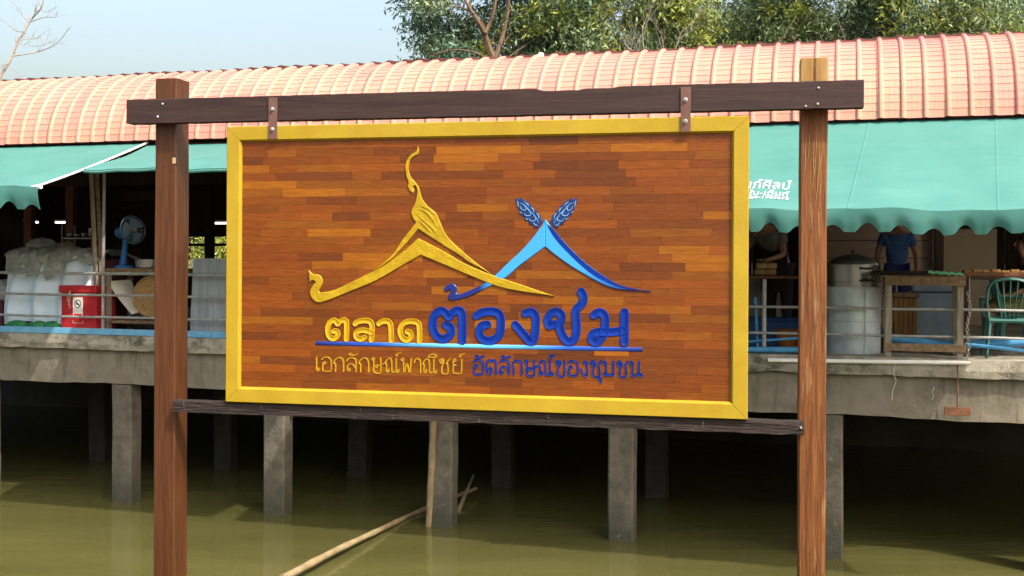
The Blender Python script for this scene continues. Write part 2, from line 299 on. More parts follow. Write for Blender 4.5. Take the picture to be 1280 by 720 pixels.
# ------------------------------------------------------------------ mesh helpers
class MB:
    def __init__(s): s.v = []; s.f = []
    def add(s, vs, fs):
        o = len(s.v); s.v += [tuple(p) for p in vs]; s.f += [tuple(o + i for i in q) for q in fs]; return s
    def box(s, a, b, bev=0.0):
        x0, y0, z0 = [min(p, q) for p, q in zip(a, b)]; x1, y1, z1 = [max(p, q) for p, q in zip(a, b)]
        if not bev:
            vs = [(x0, y0, z0), (x1, y0, z0), (x1, y1, z0), (x0, y1, z0), (x0, y0, z1), (x1, y0, z1), (x1, y1, z1), (x0, y1, z1)]
            return s.add(vs, [(0, 3, 2, 1), (4, 5, 6, 7), (0, 1, 5, 4), (1, 2, 6, 5), (2, 3, 7, 6), (3, 0, 4, 7)])
        bm = bmesh.new(); bmesh.ops.create_cube(bm, size=1)
        for v in bm.verts: v.co = Vector(((x0 + x1) / 2 + v.co.x * (x1 - x0), (y0 + y1) / 2 + v.co.y * (y1 - y0), (z0 + z1) / 2 + v.co.z * (z1 - z0)))
        bmesh.ops.bevel(bm, geom=list(bm.edges), offset=bev, segments=2, affect='EDGES', profile=0.5)
        bm.verts.index_update(); s.add([v.co for v in bm.verts], [[v.index for v in f.verts] for f in bm.faces]); bm.free(); return s
    def tube(s, path, rad, n=8, cap=True, ell=(1, 1)):
        path = [Vector(p) for p in path]; m = len(path)
        rs = [rad] * m if not isinstance(rad, (list, tuple)) else rad
        o = len(s.v); up = None
        for i, p in enumerate(path):
            d = (path[min(i + 1, m - 1)] - path[max(i - 1, 0)]).normalized()
            if up is None: up = Vector((0, 0, 1)) if abs(d.z) < 0.9 else Vector((1, 0, 0))
            a = d.cross(up)
            if a.length < 1e-5: a = d.cross(Vector((0, 1, 0)))
            a.normalize(); b = a.cross(d).normalized(); up = b
            for k in range(n):
                t = 2 * math.pi * k / n
                s.v.append(tuple(p + (a * math.cos(t) * ell[0] + b * math.sin(t) * ell[1]) * rs[i]))
        for i in range(m - 1):
            for k in range(n):
                k2 = (k + 1) % n
                s.f.append((o + i * n + k, o + i * n + k2, o + (i + 1) * n + k2, o + (i + 1) * n + k))
        if cap:
            s.f.append(tuple(o + k for k in range(n))[::-1]); s.f.append(tuple(o + (m - 1) * n + k for k in range(n)))
        return s
    def lathe(s, prof, c=(0, 0, 0), n=24, axis='z'):
        o = len(s.v); m = len(prof)
        for r, h in prof:
            for k in range(n):
                t = 2 * math.pi * k / n; x, y = r * math.cos(t), r * math.sin(t)
                p = (x, y, h) if axis == 'z' else (x, h, y)
                s.v.append((c[0] + p[0], c[1] + p[1], c[2] + p[2]))
        for i in range(m - 1):
            for k in range(n):
                k2 = (k + 1) % n; s.f.append((o + i * n + k, o + i * n + k2, o + (i + 1) * n + k2, o + (i + 1) * n + k))
        s.f.append(tuple(o + k for k in range(n))[::-1]); s.f.append(tuple(o + (m - 1) * n + k for k in range(n)))
        return s
    def grid(s, fn, nu, nv, thick=None):
        """fn(u, v) -> point, 0..1; with a thickness vector the sheet gets a back and rims"""
        o = len(s.v); P = [[Vector(fn(i / nu, j / nv)) for i in range(nu + 1)] for j in range(nv + 1)]
        for row in P: s.v += [tuple(p) for p in row]
        W = nu + 1
        for j in range(nv):
            for i in range(nu): s.f.append((o + j * W + i, o + j * W + i + 1, o + (j + 1) * W + i + 1, o + (j + 1) * W + i))
        if thick is not None:
            t = Vector(thick); o2 = len(s.v)
            for row in P: s.v += [tuple(p + t) for p in row]
            for j in range(nv):
                for i in range(nu): s.f.append((o2 + j * W + i, o2 + (j + 1) * W + i, o2 + (j + 1) * W + i + 1, o2 + j * W + i + 1))
            rim = [j0 for j0 in range(W)] + [j * W + nu for j in range(1, nv + 1)] + [nv * W + i for i in range(nu - 1, -1, -1)] + [j * W for j in range(nv - 1, 0, -1)]
            for a, b in zip(rim, rim[1:] + rim[:1]): s.f.append((o + a, o2 + a, o2 + b, o + b))
        return s
    def build(s, name, m, parent=None, org=None, smooth=False, data_only=False):
        me = bpy.data.meshes.new(name)
        o = Vector(org) if org is not None else Vector((0, 0, 0))
        me.from_pydata([(p[0] - o.x, p[1] - o.y, p[2] - o.z) for p in s.v], [], s.f)
        bm = bmesh.new(); bm.from_mesh(me); bmesh.ops.recalc_face_normals(bm, faces=bm.faces); bm.to_mesh(me); bm.free()
        me.materials.append(MATS[m])
        if smooth:
            me.polygons.foreach_set('use_smooth', [True] * len(me.polygons)); me.set_sharp_from_angle(angle=R(38))
        if data_only: return me
        return put(name, me, parent)
def put(name, me, parent=None):
    ob = bpy.data.objects.new(name, me); COL.objects.link(ob)
    if parent is not None: ob.parent = parent
    return ob
def tag(o, label=None, cat=None, group=None, kind=None):
    if label: o['label'] = label
    if cat: o['category'] = cat
    if group: o['group'] = group
    if kind: o['kind'] = kind
    return o
class Thing:
    """an Empty at the base of a thing; parts are given in the coordinates of the frame"""
    def __init__(s, name, base, label, cat, group=None, frame=F):
        s.e = bpy.data.objects.new(name, None); COL.objects.link(s.e); s.b = Vector(base)
        s.e.location = frame.wld(base); s.e.rotation_euler = (0, 0, frame.a); s.e.empty_display_size = 0.2
        tag(s.e, label, cat, group)
    def part(s, name, mb, m, parent=None, smooth=False):
        return mb.build(name, m, parent if parent is not None else s.e, s.b, smooth)
def solo(name, mb, m, base, label=None, cat=None, group=None, kind=None, frame=F, smooth=False):
    """a thing that is one mesh, given in the coordinates of the frame"""
    o = mb.build(name, m, None, base, smooth); o.location = frame.wld(base); o.rotation_euler = (0, 0, frame.a)
    return tag(o, label, cat, group, kind)
def spline(pts, sub=6):
    P = [Vector(p) for p in pts]; out = []
    for i in range(len(P) - 1):
        p0, p1, p2, p3 = P[max(i - 1, 0)], P[i], P[i + 1], P[min(i + 2, len(P) - 1)]
        for k in range(sub):
            t = k / sub
            out.append(0.5 * ((2 * p1) + (p2 - p0) * t + (2 * p0 - 5 * p1 + 4 * p2 - p3) * t * t + (3 * p1 - p0 - 3 * p2 + p3) * t ** 3))
    out.append(P[-1]); return out

# ================================================================== THE SETTING
DECK = 2.22
def setting():
    solo('canal_water', MB().grid(lambda u, v: (-150 + 300 * u, -8.5 + 19.0 * v, 0), 30, 6), 'canal_water', (0, 0, 0), kind='structure')
    # canal bed under the water, and the far ground out to the horizon
    solo('canal_bed', MB().grid(lambda u, v: (-150 + 300 * u, -9 + 20 * v, -1.3), 4, 2), 'mud', (0, 0, -1.3), kind='structure')
    rng = random.Random(3)
    def bank(u, v):
        s = -150 + 300 * u
        prof = [(7.2, -1.4), (7.9, 0.1), (8.5, 1.1), (9.1, 2.16), (14, 2.05), (60, 2.0), (900, 2.0)]
        k = v * 6; i = min(int(k + 1e-6), 5); t = k - i
        y = prof[i][0] * (1 - t) + prof[i + 1][0] * t; z = prof[i][1] * (1 - t) + prof[i + 1][1] * t
        if 0 < i < 3: y += 0.25 * math.sin(s * 1.7) + rng.uniform(-.1, .1); z += rng.uniform(-.06, .06)
        return (s * (1 if y < 70 else 6), y, z)
    solo('ground', MB().grid(bank, 120, 6), 'mud', (0, 0, 0), kind='structure')
    # the near bank that the photograph is taken from
    nb = MB()
    nb.grid(lambda u, v: (-150 + 300 * u, -200 + (200 - 8.3) * v, 1.62), 8, 4)
    nb.add([(-150, -8.3, 1.62), (150, -8.3, 1.62), (150, -8.2, -1.4), (-150, -8.2, -1.4)], [(0, 1, 2, 3)])
    solo('near_bank', nb, 'earth', (0, -8.3, 1.62), kind='structure')
setting()

# ================================================================== PIER
COLS = [-12.15, -9.9, -7.66] + [F.on(px, 600, 0).x for px in (150, 341, 549, 775, 1037)] + [5.85, 8.1]
def pier():
    t = Thing('pier', (0, 3, -1.25), 'weathered concrete pier deck on square columns standing in the canal', 'pier')
    s0, s1 = -16.0, 11.0
    # slab with a chipped front edge
    rng = random.Random(11)
    mb = MB(); n = 160
    jit = [(rng.uniform(0, .014) if rng.random() < .8 else rng.uniform(.01, .03)) for _ in range(n + 1)]
    ring = lambda i: [(s0 + (s1 - s0) * i / n, -0.10 + jit[i], DECK - 0.004 * rng.random()), (s0 + (s1 - s0) * i / n, -0.105 + jit[i] * .5, DECK - 0.12),
                      (s0 + (s1 - s0) * i / n, -0.09 + jit[i], DECK - 0.20 + jit[i] * .6), (s0 + (s1 - s0) * i / n, 9.4, DECK - 0.20), (s0 + (s1 - s0) * i / n, 9.4, DECK)]
    rings = [ring(i) for i in range(n + 1)]
    fs = []
    for i in range(n):
        for k in range(5): fs.append((i * 5 + k, i * 5 + (k + 1) % 5, (i + 1) * 5 + (k + 1) % 5, (i + 1) * 5 + k))
    fs += [tuple(range(5)), tuple(n * 5 + k for k in range(5))]
    mb.add([p for r in rings for p in r], fs)
    t.part('slab', mb, 'slab_concrete')
    mb = MB()
    def beam(y0, y1):
        nn = 120; vs = []; fs2 = []
        for i in range(nn + 1):
            s = s0 + (s1 - s0) * i / nn; dz = 0.012 * math.sin(s * 2.1) + rng.uniform(-.008, .008)
            vs += [(s, y0, 2.018), (s, y0 + rng.uniform(-.004, .004), 1.57 + dz), (s, y1, 1.57 + dz), (s, y1, 2.018)]
        for i in range(nn):
            for k in range(4): fs2.append((i * 4 + k, i * 4 + (k + 1) % 4, (i + 1) * 4 + (k + 1) % 4, (i + 1) * 4 + k))
        fs2 += [(0, 1, 2, 3), tuple(nn * 4 + k for k in range(4))]
        mb.add(vs, fs2)
    beam(0.0, 0.22)
    t.part('edge_beam', mb, 'concrete')
    for yy in (2.5, 5.0, 7.4):
        t.part('cross_beam', MB().box((s0, yy, 1.62), (s1, yy + .22, 2.018)), 'concrete')
    for yy in (0.02, 2.52):
        for k, s in enumerate(COLS):
            if yy > 1 and s > 5: continue
            wd = 0.30; mb = MB(); lvl = [-1.35, -.3, 0, .4, .8, 1.2, 1.5, 1.62 if yy > .1 else 1.565]
            vs = []; fs = []
            lean = rng.uniform(-.012, .012)
            for z in lvl:
                j = rng.uniform(-.004, .004)
                c = .022
                pr = [(-wd / 2 + c, 0), (wd / 2 - c, 0), (wd / 2, c), (wd / 2, wd - .05 - c), (wd / 2 - c, wd - .05), (-wd / 2 + c, wd - .05), (-wd / 2, wd - .05 - c), (-wd / 2, c)]
                vs += [(s + x + j + lean * z, yy + y + j, z) for x, y in pr]
            for i in range(len(lvl) - 1):
                for q in range(8): fs.append((i * 8 + q, i * 8 + (q + 1) % 8, (i + 1) * 8 + (q + 1) % 8, (i + 1) * 8 + q))
            fs += [tuple(range(8)), tuple((len(lvl) - 1) * 8 + q for q in range(8))]
            mb.add(vs, fs)
            t.part('column', mb, 'column_concrete' if yy < 1 else 'shaded_concrete')  # rear row takes the copy with the shade painted in
    # sky blue painted kerb board along the deck edge
    a = F.on(-40, 417, -0.06).x; b = F.on(620, 430, -0.06).x
    k = (a + b) / 2
    for q0, q1 in ((a - 2.0, k - .004), (k + .004, b)):
        t.part('kerb_board', MB().box((q0, -0.085, DECK + .002), (q1, -0.03, DECK + 0.085), .006), 'blue_paint')
pier()

# ================================================================== MARKET HALL
EAVE_Z, EAVE_Y, PH0, RR = 4.77, -0.12, R(86), 1.10
HS0, HS1, HBACK = -13.0, 9.0, 8.3               # the hall runs on past both sides of the picture
def arc(phi, r=RR):                            # phi = slope angle of the roof there
    cy = EAVE_Y + RR * math.sin(PH0); cz = EAVE_Z - RR * math.cos(PH0)
    return (cy - r * math.sin(phi), cz + r * math.cos(phi))
def hall():
    t = Thing('market_hall', (0, 3, DECK), 'open market hall with a curved coral red ribbed metal roof', 'building')
    yt, ztp = arc(R(3), RR)
    def under(u, v):
        if v < .5: y, z = arc(PH0 * (1 - 2 * v), RR - .04)
        else: y = arc(0)[0] + (HBACK + .6 - arc(0)[0]) * (v - .5) * 2; z = arc(0, RR - .04)[1] - .5 * (v - .5)
        return (HS0 + (HS1 - HS0) * u, y, z)
    roof = t.part('roof', MB().grid(under, 4, 32, (0, 0, -.012)), 'ridge_red')
    pitch = 0.225; row = .088; rows = int(RR * R(80) / row); rowang = row / RR
    prof = [(0, .0), (.006, .0), (.020, .022), (.032, .030), (.048, .030), (.060, .022), (.074, .0), (.1238, 0), (.1253, -.0018), (.1268, 0), (.1738, 0), (.1753, -.0018), (.1768, 0), (pitch, 0)]
    mb = MB(); vs = []; fs = []
    lines = []
    for k in range(rows):
        p_lo, p_hi = PH0 - k * rowang, PH0 - (k + 1) * rowang
        lines += [(p_lo + .0005, .0045), (p_hi, .0)]
    for phi, lift in lines:
        for x, h in prof:
            y, z = arc(phi, RR + h + lift * (1 if h <= 0 else 0.2)); vs.append((x, y - EAVE_Y, z - EAVE_Z))
    W = len(prof)
    for j in range(len(lines) - 1):
        for i in range(W - 1): fs.append((j * W + i, j * W + i + 1, (j + 1) * W + i + 1, (j + 1) * W + i))
    mb.add(vs, fs); me = mb.build('roof_sheet', 'roof_metal', data_only=True)
    NS = int((HS1 - HS0) / pitch)
    for q in range(NS):
        o = put('roof_sheet', me, roof); o.location = Vector((HS0 + q * pitch, EAVE_Y + random.uniform(-.005, .005), EAVE_Z + random.uniform(-.004, .004))) - t.b
    # ridge flashing seen as dark red waves over the pans
    mb = MB(); y0, z0 = arc(R(8.5), RR + .0)
    n = NS * 8
    vs = []; fs = []
    for i in range(n + 1):
        s = HS0 + i * pitch / 8; ph = (i % 8) / 8
        h = .030 + .026 * max(0, math.cos(2 * math.pi * (ph - .17))) + .008 * math.sin(s * 3.1)
        vs += [(s, y0, z0 - .02), (s, y0 + .02, z0 + h), (s, y0 + .30, z0 + h + .03)]
    for i in range(n):
        fs += [(i * 3, i * 3 + 1, i * 3 + 4, i * 3 + 3), (i * 3 + 1, i * 3 + 2, i * 3 + 5, i * 3 + 4)]
    mb.add(vs, fs); t.part('ridge_flashing', mb, 'ridge_red', roof)
    # eave purlin and rafters, inner posts, plates
    t.part('eave_beam', MB().box((HS0, 0.0, 4.60), (HS1, 0.10, 4.74)), 'dark_wood')
    for yy in (4.0, 8.2):
        t.part('wall_plate', MB().box((HS0, yy - .06, 4.5), (HS1, yy + .06, 4.7)), 'dark_wood')
    for px, yy in ((37, 4.0), (89, 4.0), (262, 6.0)):
        s = F.on(px, 300, yy).x
        t.part('post', MB().box((s - .08, yy - .06, DECK), (s + .08, yy + .06, 4.5 if yy < 5 else 5.4), .006), 'house_post' if px < 200 else 'dark_wood')
    for s in (-11.5, -1.6, 0.6, 2.7, 7.6):
        t.part('post', MB().box((s - .075, 3.94, DECK), (s + .075, 4.06, 4.5), .006), 'house_post')
    for s in np.arange(HS0 + .2, HS1, 1.3):
        t.part('rafter', MB().box((s - .03, .3, 5.28), (s + .03, HBACK, 5.42)), 'dark_wood')
    for yy in (1.6, 3.0, 4.6, 6.2, 7.6):
        t.part('purlin', MB().box((HS0, yy, 5.43), (HS1, yy + .05, 5.49)), 'dark_wood')
    # boarded end walls and a boarded back wall with a gap towards the shrubs
    for s in (HS0 + .1, HS1 - .1):
        for k in range(18):
            t.part('wall_board', MB().box((s - .015, .2 + k * .45 + .004, DECK), (s + .015, .2 + (k + 1) * .45 - .004, 5.3)), 'dark_wood')
    wl = F.on(228, 320, HBACK).x; wr = F.on(284, 320, HBACK).x
    for a, b, z0_, z1_ in ((HS0, wl, DECK, 5.3), (wl, wr + .6, DECK, 2.95), (wl, wr + .6, 3.70, 5.3), (wr + .6, HS1, DECK, 5.3)):
        n = max(1, int((b - a) / .42))
        for k in range(n):
            t.part('wall_board', MB().box((a + (b - a) * k / n + .003, HBACK, z0_), (a + (b - a) * (k + 1) / n - .003, HBACK + .03, z1_)), 'dark_wood')
    t.part('wall_rail', MB().box((wl, HBACK - .04, 3.5), (wr + .6, HBACK - .005, 3.56)), 'dark_wood')
    # right bay: low tin partition, dark post, cream wall panel
    a = F.on(1000, 320, 5.4).x; b = F.on(1166, 320, 5.4).x
    zb = DECK
    for k in range(6):
        t.part('tin_panel', MB().box((a, 5.4 + .004 * (k % 2), zb + k * .27 + .006), (b, 5.43 + .004 * (k % 2), zb + (k + 1) * .27 - .006)), 'tin_wall')
    c = F.on(1179, 320, 5.3).x
    t.part('post', MB().box((b + .01, 5.2, DECK), (c, 5.42, 5.3), .006), 'dark_wood')
    d = F.on(1246, 320, 6.8).x
    t.part('cream_panel', MB().box((c - .1, 6.8, DECK), (d, 6.84, 3.78)), 'cream_wall')
    t.part('cream_panel_cap', MB().box((c - .1, 6.76, 3.785), (d, 6.86, 3.85)), 'dark_wood')
    # a pale stub standing on the ridge
    p = F.on(676, 77, arc(R(9))[0] + .04)
    st = MB().lathe([(.05, -.05), (.055, .03), (.05, .09), (.034, .125), (.01, .135)], (p.x, p.y, p.z - .02), 10)
    solo('ridge_stub', st, 'off_white', (p.x, p.y, p.z - .07), 'small pale cream stub standing up on the roof ridge', 'roof stub', smooth=True)
hall()

# ------------------------------------------------------------------ awnings
def awning(s0, s1, zt, wd, zb, label, valance=True, lap=0.0, arm=True, seed=1, drop=0.19, zoff=0.0, seams=None, skew=0.0):
    base = ((s0 + s1) / 2, -wd, DECK)
    t = Thing('awning', base, label, 'awning', 'green canvas awnings along the market front')
    t.e.location = F.wld((base[0], -0.05, zt)); t.b = Vector((base[0], -0.05, zt))
    rng = random.Random(seed); ph = [rng.uniform(0, 6) for _ in range(6)]
    y0 = -0.06
    def surf(u, v):
        s = s0 + skew * v * (1 - u) + (s1 - s0) * u; w_ = wd * v
        z = zt + (zb - zt) * v - .035 * math.sin(math.pi * v) * (0.7 + .3 * math.sin(s * 2.0 + ph[0]))
        z += .014 * math.sin(s * 1.3 + ph[4] + v * 3.5) * v + .010 * math.sin(s * 5.1 + ph[1] + v * 2) * v + .006 * math.sin(s * 11 + ph[2] - v * 5) * v + .012 * math.sin(s * 2.3 + v * 7 + ph[3]) * v * (1 - v)
        return (s, y0 - w_, z + zoff)
    nu = int((s1 - s0) * 14)
    cn = t.part('canopy', MB().grid(surf, nu, 16, (0, 0, -.004)), 'canvas', smooth=True)
    for sq in (seams if seams is not None else [s0 + 1.5 * q for q in range(1, int((s1 - s0) / 1.5) + 1) if s0 + 1.5 * q < s1 - .1]):   # sewn seams between the widths of cloth
        t.part('seam', MB().grid(lambda a, v: tuple(Vector(surf((sq - .22 * v - s0 + (a - .5) * .022) / (s1 - s0), v)) + Vector((0, 0, .003 * math.sin(math.pi * a) + .001))), 2, 24), 'canvas', cn)
    fb = [surf(i / nu, 1) for i in range(nu + 1)]
    t.part('front_bar', MB().tube([(p[0], p[1] + .012, p[2] - .022) for p in fb], .018, 8), 'canvas', smooth=True)
    if valance:
        per = .283; n = int((s1 - s0) / per * 12); s_ref = F.on(1124, 275, -2.1).x
        def val(u, v):
            s = s0 + (s1 - s0) * u; p = surf(u, 1)
            c = math.cos(2 * math.pi * (s - s_ref + .022 * math.sin(s * 4.1)) / per)
            edge = drop - (.072 + .014 * math.sin(s * 7.3 + ph[1])) * (max(0.0, c + .45) / 1.45) ** .75 + .005 * math.sin(s * 3.7 + ph[2])
            fold = .014 * math.sin(s * 6 + ph[4]) + .008 * math.sin(s * 17 + ph[5])
            return (s, p[1] - .008 + .035 * v - .012 * math.sin(v * 3.1) - fold * v, p[2] - edge * v)
        va = t.part('valance', MB().grid(val, n, 6, (0, .004, 0)), 'canvas', smooth=True)
    if arm:
        for u in (0.0, 1.0):
            pts = [tuple(Vector(surf(u, v)) + Vector(((.012 if u else -.012), 0, .006))) for v in (0, .2, .4, .6, .8, 1.0)]
            t.part('arm', MB().tube(pts, .013, 8), 'white_paint', smooth=True)
            e = Vector(pts[-1]); d = Vector((0.0, 1, 0))
            t.part('arm_end', MB().tube([e + d * .02 - Vector((.10 if u else -.10, 0, .02)), e + d * .02 + Vector((.02 if u else -.02, 0, -.01))], .026, 8), 'white_paint', smooth=True)
    return t, surf
awning(-9.6, -4.97, 4.74, 2.05, 4.05, 'green canvas awning with scalloped valance over the tarp covered heap and red bin', seed=3, drop=.26)
awning(-4.95, -0.94, 4.71, 2.20, 4.21, 'green canvas awning without a valance, above the blue fan and metal sheet', valance=False, seed=5, arm=False, skew=.70)
awning(-0.84, 2.4, 4.735, 2.05, 3.86, 'green canvas awning behind the wooden sign board', seed=8, arm=False)
AWS0, AWS1 = 2.3, 6.42
AW, aw_surf = awning(AWS0, AWS1, 4.75, 2.05, 3.71, 'green canvas awning printed with white lettering, above the steamer pot', seed=12, arm=False, drop=.215, seams=(4.02, 5.28))

# ------------------------------------------------------------------ text as geometry
def text_mesh(body, extrude, offset=0.0, shear=0.0):
    cu = bpy.data.curves.new('lettering', 'FONT'); cu.body = body; cu.extrude = extrude; cu.offset = offset; cu.shear = shear
    cu.resolution_u = 3
    ob = bpy.data.objects.new('lettering', cu); COL.objects.link(ob)
    dg = bpy.context.evaluated_depsgraph_get(); me = bpy.data.meshes.new_from_object(ob.evaluated_get(dg))
    bpy.data.objects.remove(ob); bpy.data.curves.remove(cu)
    return me
def fit_text(body, fn, extrude=.01, offset=0.0, shear=0.0):
    """fn(u, v, d): u, v in 0..1 over the text's box, d = height above the surface (0 back, 1 front)"""
    me = text_mesh(body, extrude, offset, shear)
    co = np.array([v.co[:] for v in me.vertices]); lo = co.min(0); hi = co.max(0); sp = np.maximum(hi - lo, 1e-6)
    vs = [fn(*((p - lo) / sp)) for p in co]; fs = [tuple(p.vertices) for p in me.polygons]
    bpy.data.meshes.remove(me)
    mb = MB(); mb.add(vs, fs); return mb

def awning_print():
    def place(x0, x1, y0, y1):
        # pixels on the canopy: find the surface point whose projection is there
        def hit(px, py):
            best = None; lo_, hi_ = 0.0, 1.0
            def err(v):
                y = aw_surf(.5, v)[1]; p = F.on(px, py, y); u = (p.x - AWS0) / (AWS1 - AWS0)
                return p.z - aw_surf(min(max(u, 0), 1), v)[2], u
            for _ in range(40):
                m = (lo_ + hi_) / 2; e, u = err(m)
                if e > 0: hi_ = m
                else: lo_ = m
            return u, (lo_ + hi_) / 2
        A = hit(x0, y1); B = hit(x1, y1); C_ = hit(x0, y0); D = hit(x1, y0)
        def fn(u, v, d):
            a = (A[0] * (1 - u) + B[0] * u) * (1 - v) + (C_[0] * (1 - u) + D[0] * u) * v
            b = (A[1] * (1 - u) + B[1] * u) * (1 - v) + (C_[1] * (1 - u) + D[1] * u) * v
            p = Vector(aw_surf(min(max(a, 0), 1), b)); return tuple(p + Vector((0, -.002, .004 + .003 * d)))
        return fn
    AW.part('printed_name', fit_text('ธนก์ศิลป์', place(918, 990, 226.5, 238), offset=.004, shear=.2), 'canvas_print')
    AW.part('printed_trade', fit_text('ผ้าใบ-เต็นท์', place(921, 987, 239.5, 246.5), offset=.004, shear=.2), 'canvas_print')
    AW.part('printed_phone', fit_text('โทร 086-1703672', place(916, 986, 247, 250.6), offset=.004, shear=.2), 'canvas_print')
awning_print()

# ================================================================== THE SIGN
YF, YB = -0.02, -0.002                       # front of the frame, face of the board
def sign():
    q = lambda x, y, yy=YF: S.on(x, y, yy)
    xl, xr = q(282.5, 330).x, q(935.5, 335).x
    zt, zb = q(609, 151.5).z, q(609, 513.5).z
    fw = .077
    # --- the timber frame that carries it
    t = Thing('timber_gantry', S.loc(S.wld((0, .1, -1.25))), 'two timber posts with a dark cross beam and a weathered lower rail', 'gantry', frame=S)
    def post(xc, top, m, yd=.13, wdt=.118, seed=1):
        rng = random.Random(seed); lv = [-1.25, 0, 1.2, 1.7, 2.2, 2.6, 3.0, 3.3, 3.6, 3.9, top - .03, top]
        vs = []; fs = []
        for z in lv:
            j = rng.uniform(-.0025, .0025); c = .006
            a, b = xc - wdt / 2 + j, xc + wdt / 2 + rng.uniform(-.0025, .0025)
            vs += [(a + c, .052, z), (b - c, .052, z), (b, .052 + c, z), (b, .052 + yd, z), (a, .052 + yd, z), (a, .052 + c, z)]
        for i in range(len(lv) - 1):
            for k in range(6): fs.append((i * 6 + k, i * 6 + (k + 1) % 6, (i + 1) * 6 + (k + 1) % 6, (i + 1) * 6 + k))
        fs += [tuple(range(6)), tuple((len(lv) - 1) * 6 + k for k in range(6))]
        return t.part('post', MB().add(vs, fs), m)
    pl = q(206, 330, .052).x; pr = q(1016.5, 330, .052).x
    lp = post(pl, q(206, 98, .052).z, 'post_red', seed=4)
    tag(lp, 'reddish brown post'); rp = post(pr, q(1016, 73, .052).z, 'post_orange', seed=9); tag(rp, 'orange brown weathered post')
    # empty mortise with pale broken wood on the left post
    m0 = q(217, 199, .05)
    t.part('mortise', MB().box((m0.x - .011, .0505, m0.z - .026), (m0.x + .019, .056, m0.z + .026)), 'dark_wood', lp)
    t.part('tenon_stub', MB().box((m0.x - .008, .0485, m0.z - .024), (m0.x + .012, .054, m0.z + .008), .003), 'cardboard', lp)
    # pale planed cap on the right post above the beam, with a split
    c0 = q(1016, 73, .052).z
    for a, b in ((-.060, -.004), (.004, .060)):
        t.part('post_cap', MB().box((pr + a, .0495, c0 - .11), (pr + b, .176, c0 + .004), .004), 'crate_wood', rp)
    # scraped pale streaks down the right post
    rng = random.Random(5)
    for k in range(6):
        x = pr + (-.035, -.02, .0, .012, .026, .04)[k]; za = q(1016, 158 + 8 * (k % 3), .05).z; ln = (.22, .12, .16, .30, .34, .14)[k]
        pth = [(x - .02 * (i / 6) ** 2 * (1 if k > 2 else .2), .0522, za - ln * i / 6) for i in range(7)]
        t.part('scraped_streak', MB().tube(pth, [.0008, .0025, .0035, .003, .0045, .003, .0008], 6, ell=(1, .3)), 'scrape', rp)
    # beam: chipped top edge
    bx0, bx1 = q(158, 137).x, q(1080, 118).x
    bt, bb = q(619, 111.5).z, q(619, 144.5).z
    n = 90; vs = []; fs = []; rng = random.Random(2)
    for i in range(n + 1):
        x = bx0 + (bx1 - bx0) * i / n; u = i / n
        ch = .012 if .598 < u < .652 else (.006 if .652 <= u < .70 else 0)
        top = bt - ch - rng.uniform(0, .002); bot = bb + rng.uniform(0, .002)
        vs += [(x, YF, bot), (x, YF + rng.uniform(0, .001), top - .004), (x, YF + .005, top), (x, .050, top), (x, .050, bot)]
    for i in range(n):
        for k in range(5): fs.append((i * 5 + k, i * 5 + (k + 1) % 5, (i + 1) * 5 + (k + 1) % 5, (i + 1) * 5 + k))
    fs += [tuple(range(5)), tuple(n * 5 + k for k in range(5))]
    bm_ = t.part('cross_beam', MB().add(vs, fs), 'beam_dark')
    for px, py in ((203, 130), (197, 146), (1023, 110), (1022, 130), (1007, 133)):
        c = q(px, py); t.part('bolt_head', MB().lathe([(.006, .004), (.006, -.002), (.003, -.005)], (c.x, YF, c.z), 8, 'y'), 'steel', bm_)
    # lower rail, end grain resting on both posts
    rx0, rx1 = q(216, 505, .0).x, q(1005, 533, 0.0).x
    n = 60; vs = []; fs = []
    for i in range(n + 1):
        x = rx0 + (rx1 - rx0) * i / n
        top = zb - .001 - (rng.uniform(0, .004) if (x < xl or x > xr) else 0); bot = zb - .062 + rng.uniform(-.003, .003)
        vs += [(x, -.004 + rng.uniform(0, .002), bot), (x, -.004 + rng.uniform(0, .002), top - .006), (x, .002, top), (x, .051, top), (x, .051, bot)]
    for i in range(n):
        for k in range(5): fs.append((i * 5 + k, i * 5 + (k + 1) % 5, (i + 1) * 5 + (k + 1) % 5, (i + 1) * 5 + k))
    fs += [tuple(range(5)), tuple(n * 5 + k for k in range(5))]
    rl = t.part('lower_rail', MB().add(vs, fs), 'rail_weathered')
    c = q(1001, 531, 0); t.part('bolt_head', MB().lathe([(.006, .004), (.006, -.004), (.003, -.008)], (c.x, -.004, zb - .03), 8, 'y'), 'steel', rl)

    # --- the board itself
    b = Thing('sign_board', (0, 0, zb), 'carved wooden sign board in a yellow frame with gold and blue Thai lettering', 'sign board', frame=S)
    prof = [(0, .048), (0, YF + .003), (.003, YF), (fw - .012, YF), (fw - .004, YF + .010), (fw, YB + .004), (fw, .048)]
    corners = [(xl, zb, 1, 1), (xr, zb, -1, 1), (xr, zt, -1, -1), (xl, zt, 1, -1)]
    g = .0008
    for k in range(4):
        A, B = corners[k], corners[(k + 1) % 4]; vs = []
        d = Vector((B[0] - A[0], 0, B[1] - A[1])).normalized() * g
        for (cx, cz, sx, sz), sg in ((A, 1), (B, -1)):
            vs += [(cx + sx * i + d.x * sg, y, cz + sz * i + d.z * sg) for i, y in prof]
        m = len(prof); fs = [(i, (i + 1) % m, m + (i + 1) % m, m + i) for i in range(m)] + [tuple(range(m)), tuple(range(m, 2 * m))]
        b.part('frame_piece', MB().add(vs, fs), 'yellow_paint')
    b.part('backing', MB().box((xl + .03, .018, zb + .03), (xr - .03, .045, zt - .03)), 'dark_wood')
    # joint line on the right frame piece
    # planks: every strip its own piece
    ix0, ix1, iz0, iz1 = xl + fw - .004, xr - fw + .004, zb + fw - .004, zt - fw + .004
    rows = 31; rh = (iz1 - iz0) / rows; rng = random.Random(21)
